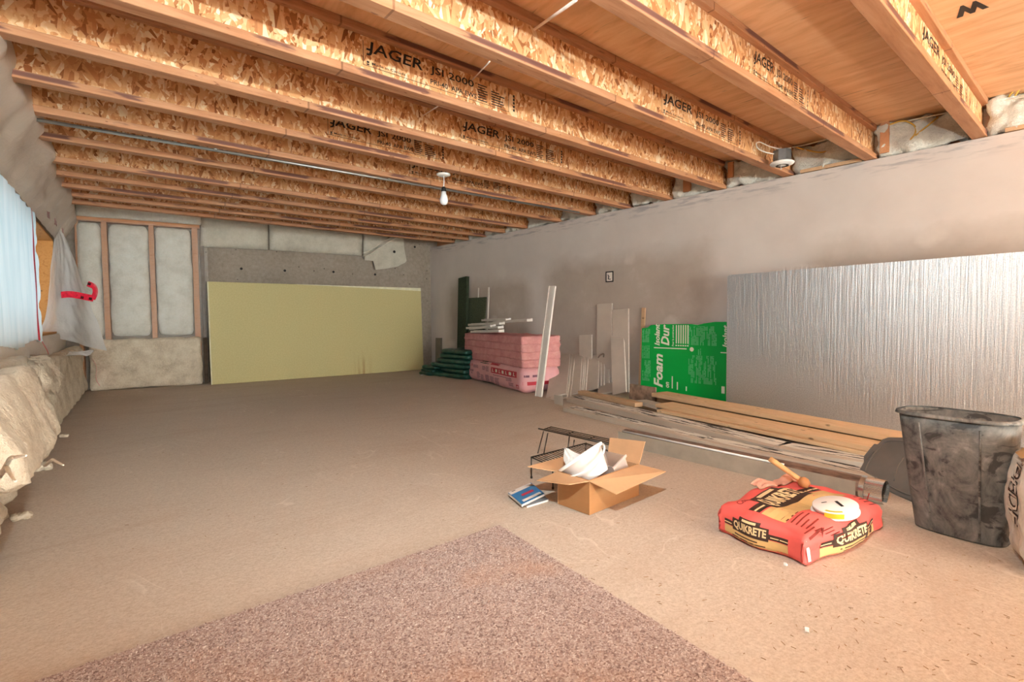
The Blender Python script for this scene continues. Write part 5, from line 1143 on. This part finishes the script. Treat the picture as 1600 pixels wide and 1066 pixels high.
# ================================================================ CARPET, SCRAPS
cc_ = atz(780, 824)
P4 = [V((cc_.x, cc_.y, 0)), V((-.75, 1.60, 0)), V((-.85, -.25, 0)), V((1.06, -.25, 0))]
t = thing('carpet_piece', (P4[0]+P4[2])/2, 'loose rectangle of pinkish beige carpet on the floor', 'carpet')
bm = BM()
def cf(a, b): q = P4[0].lerp(P4[1], a).lerp(P4[3].lerp(P4[2], a), b); return V((q.x+.004*noise.noise(V((q.y*20, 1, 0))), q.y+.004*noise.noise(V((q.x*20, 2, 0))), .009))
grid(bm, cf, 60, 60); prism(bm, [p+V((0, 0, .0005)) for p in P4], (0, 0, .006)); obj('backing', bm, CARPET, t)
rng = np.random.default_rng(3); NT = 90000
ab = rng.random((NT, 2)); p4 = np.array([list(p) for p in P4])
bs = (p4[0][None]*(1-ab[:, :1])+p4[1][None]*ab[:, :1])*(1-ab[:, 1:])+(p4[3][None]*(1-ab[:, :1])+p4[2][None]*ab[:, :1])*ab[:, 1:]
bs[:, :2] += rng.normal(0, .003, (NT, 2)); bs[:, 2] = .008
an = rng.random(NT)*2*pi; w0 = .0026+.0014*rng.random(NT); hgt = .003+.003*rng.random(NT); tipx = rng.normal(0, .002, (NT, 2))
vv = np.zeros((NT, 4, 3))
for k in range(3): vv[:, k, 0] = bs[:, 0]+w0*np.cos(an+2.094*k); vv[:, k, 1] = bs[:, 1]+w0*np.sin(an+2.094*k); vv[:, k, 2] = bs[:, 2]
vv[:, 3, :2] = bs[:, :2]+tipx; vv[:, 3, 2] = bs[:, 2]+hgt
loc0 = np.array(list((P4[0]+P4[2])/2)); vv -= loc0
ii = np.arange(NT)[:, None]*4; ff = np.concatenate([ii+np.array([[0, 1, 3]]), ii+np.array([[1, 2, 3]]), ii+np.array([[2, 0, 3]])])
me = bpy.data.meshes.new('pile'); me.vertices.add(NT*4); me.vertices.foreach_set('co', vv.reshape(-1)); me.loops.add(len(ff)*3); me.loops.foreach_set('vertex_index', ff.reshape(-1).astype(np.int32))
me.polygons.add(len(ff)); me.polygons.foreach_set('loop_start', np.arange(0, len(ff)*3, 3, dtype=np.int32)); me.update(calc_edges=True); me.materials.append(CARPET)
o = bpy.data.objects.new('pile', me); COL.objects.link(o); o.parent = t; tag(o, kind='stuff')
# paper scrap
def scrap(q, s_, seed, label, mat=TISSUE):
    P = atz(*q); bm = BM()
    soft(bm, P+V((0, 0, s_*.28)), V((.9, .4, 0)).normalized(), V((-.4, .9, 0)).normalized(), Zv, (s_*2, s_*1.1, s_*.55), (7, 5, 3), s_*.2, s_*.7, 30, seed); z_ = min(v.co.z for v in bm.verts); bmesh.ops.translate(bm, vec=(0, 0, .001-z_), verts=bm.verts); tag(obj('paper_scrap', bm, mat), label, 'paper scrap')
scrap((1261, 988), .014, 5, 'crumpled white paper scrap alone on the bare floor in front')
scrap((1227, 884), .008, 6, 'tiny white shred at the foot of the red bag')
scrap((660, 587), .016, 7, 'small pale scrap on the floor before the green bundles')
# wood shavings
bm = BM(); random.seed(11)
for k in range(260):
    if k < 180: q = atz(random.uniform(880, 1600), random.uniform(860, 1064))
    else: q = atz(random.uniform(200, 1100), random.uniform(640, 860))
    if q.x < 1.2 and q.y < 1.62: continue
    a_ = random.uniform(0, pi); l_ = random.uniform(.004, .016); w_ = .0012; d = V((cos(a_), sin(a_), 0)); obox(bm, q+V((0, 0, .0006)), d*l_, V((-d.y, d.x, 0))*w_, (0, 0, .0012))
tag(obj('wood_shavings', bm, plain('shavings', rgb(166, 130, 96), .8, var=.3)), 'scattered brown wood shavings on the bare floor', 'debris', kind='stuff')
bpy.context.view_layer.update()
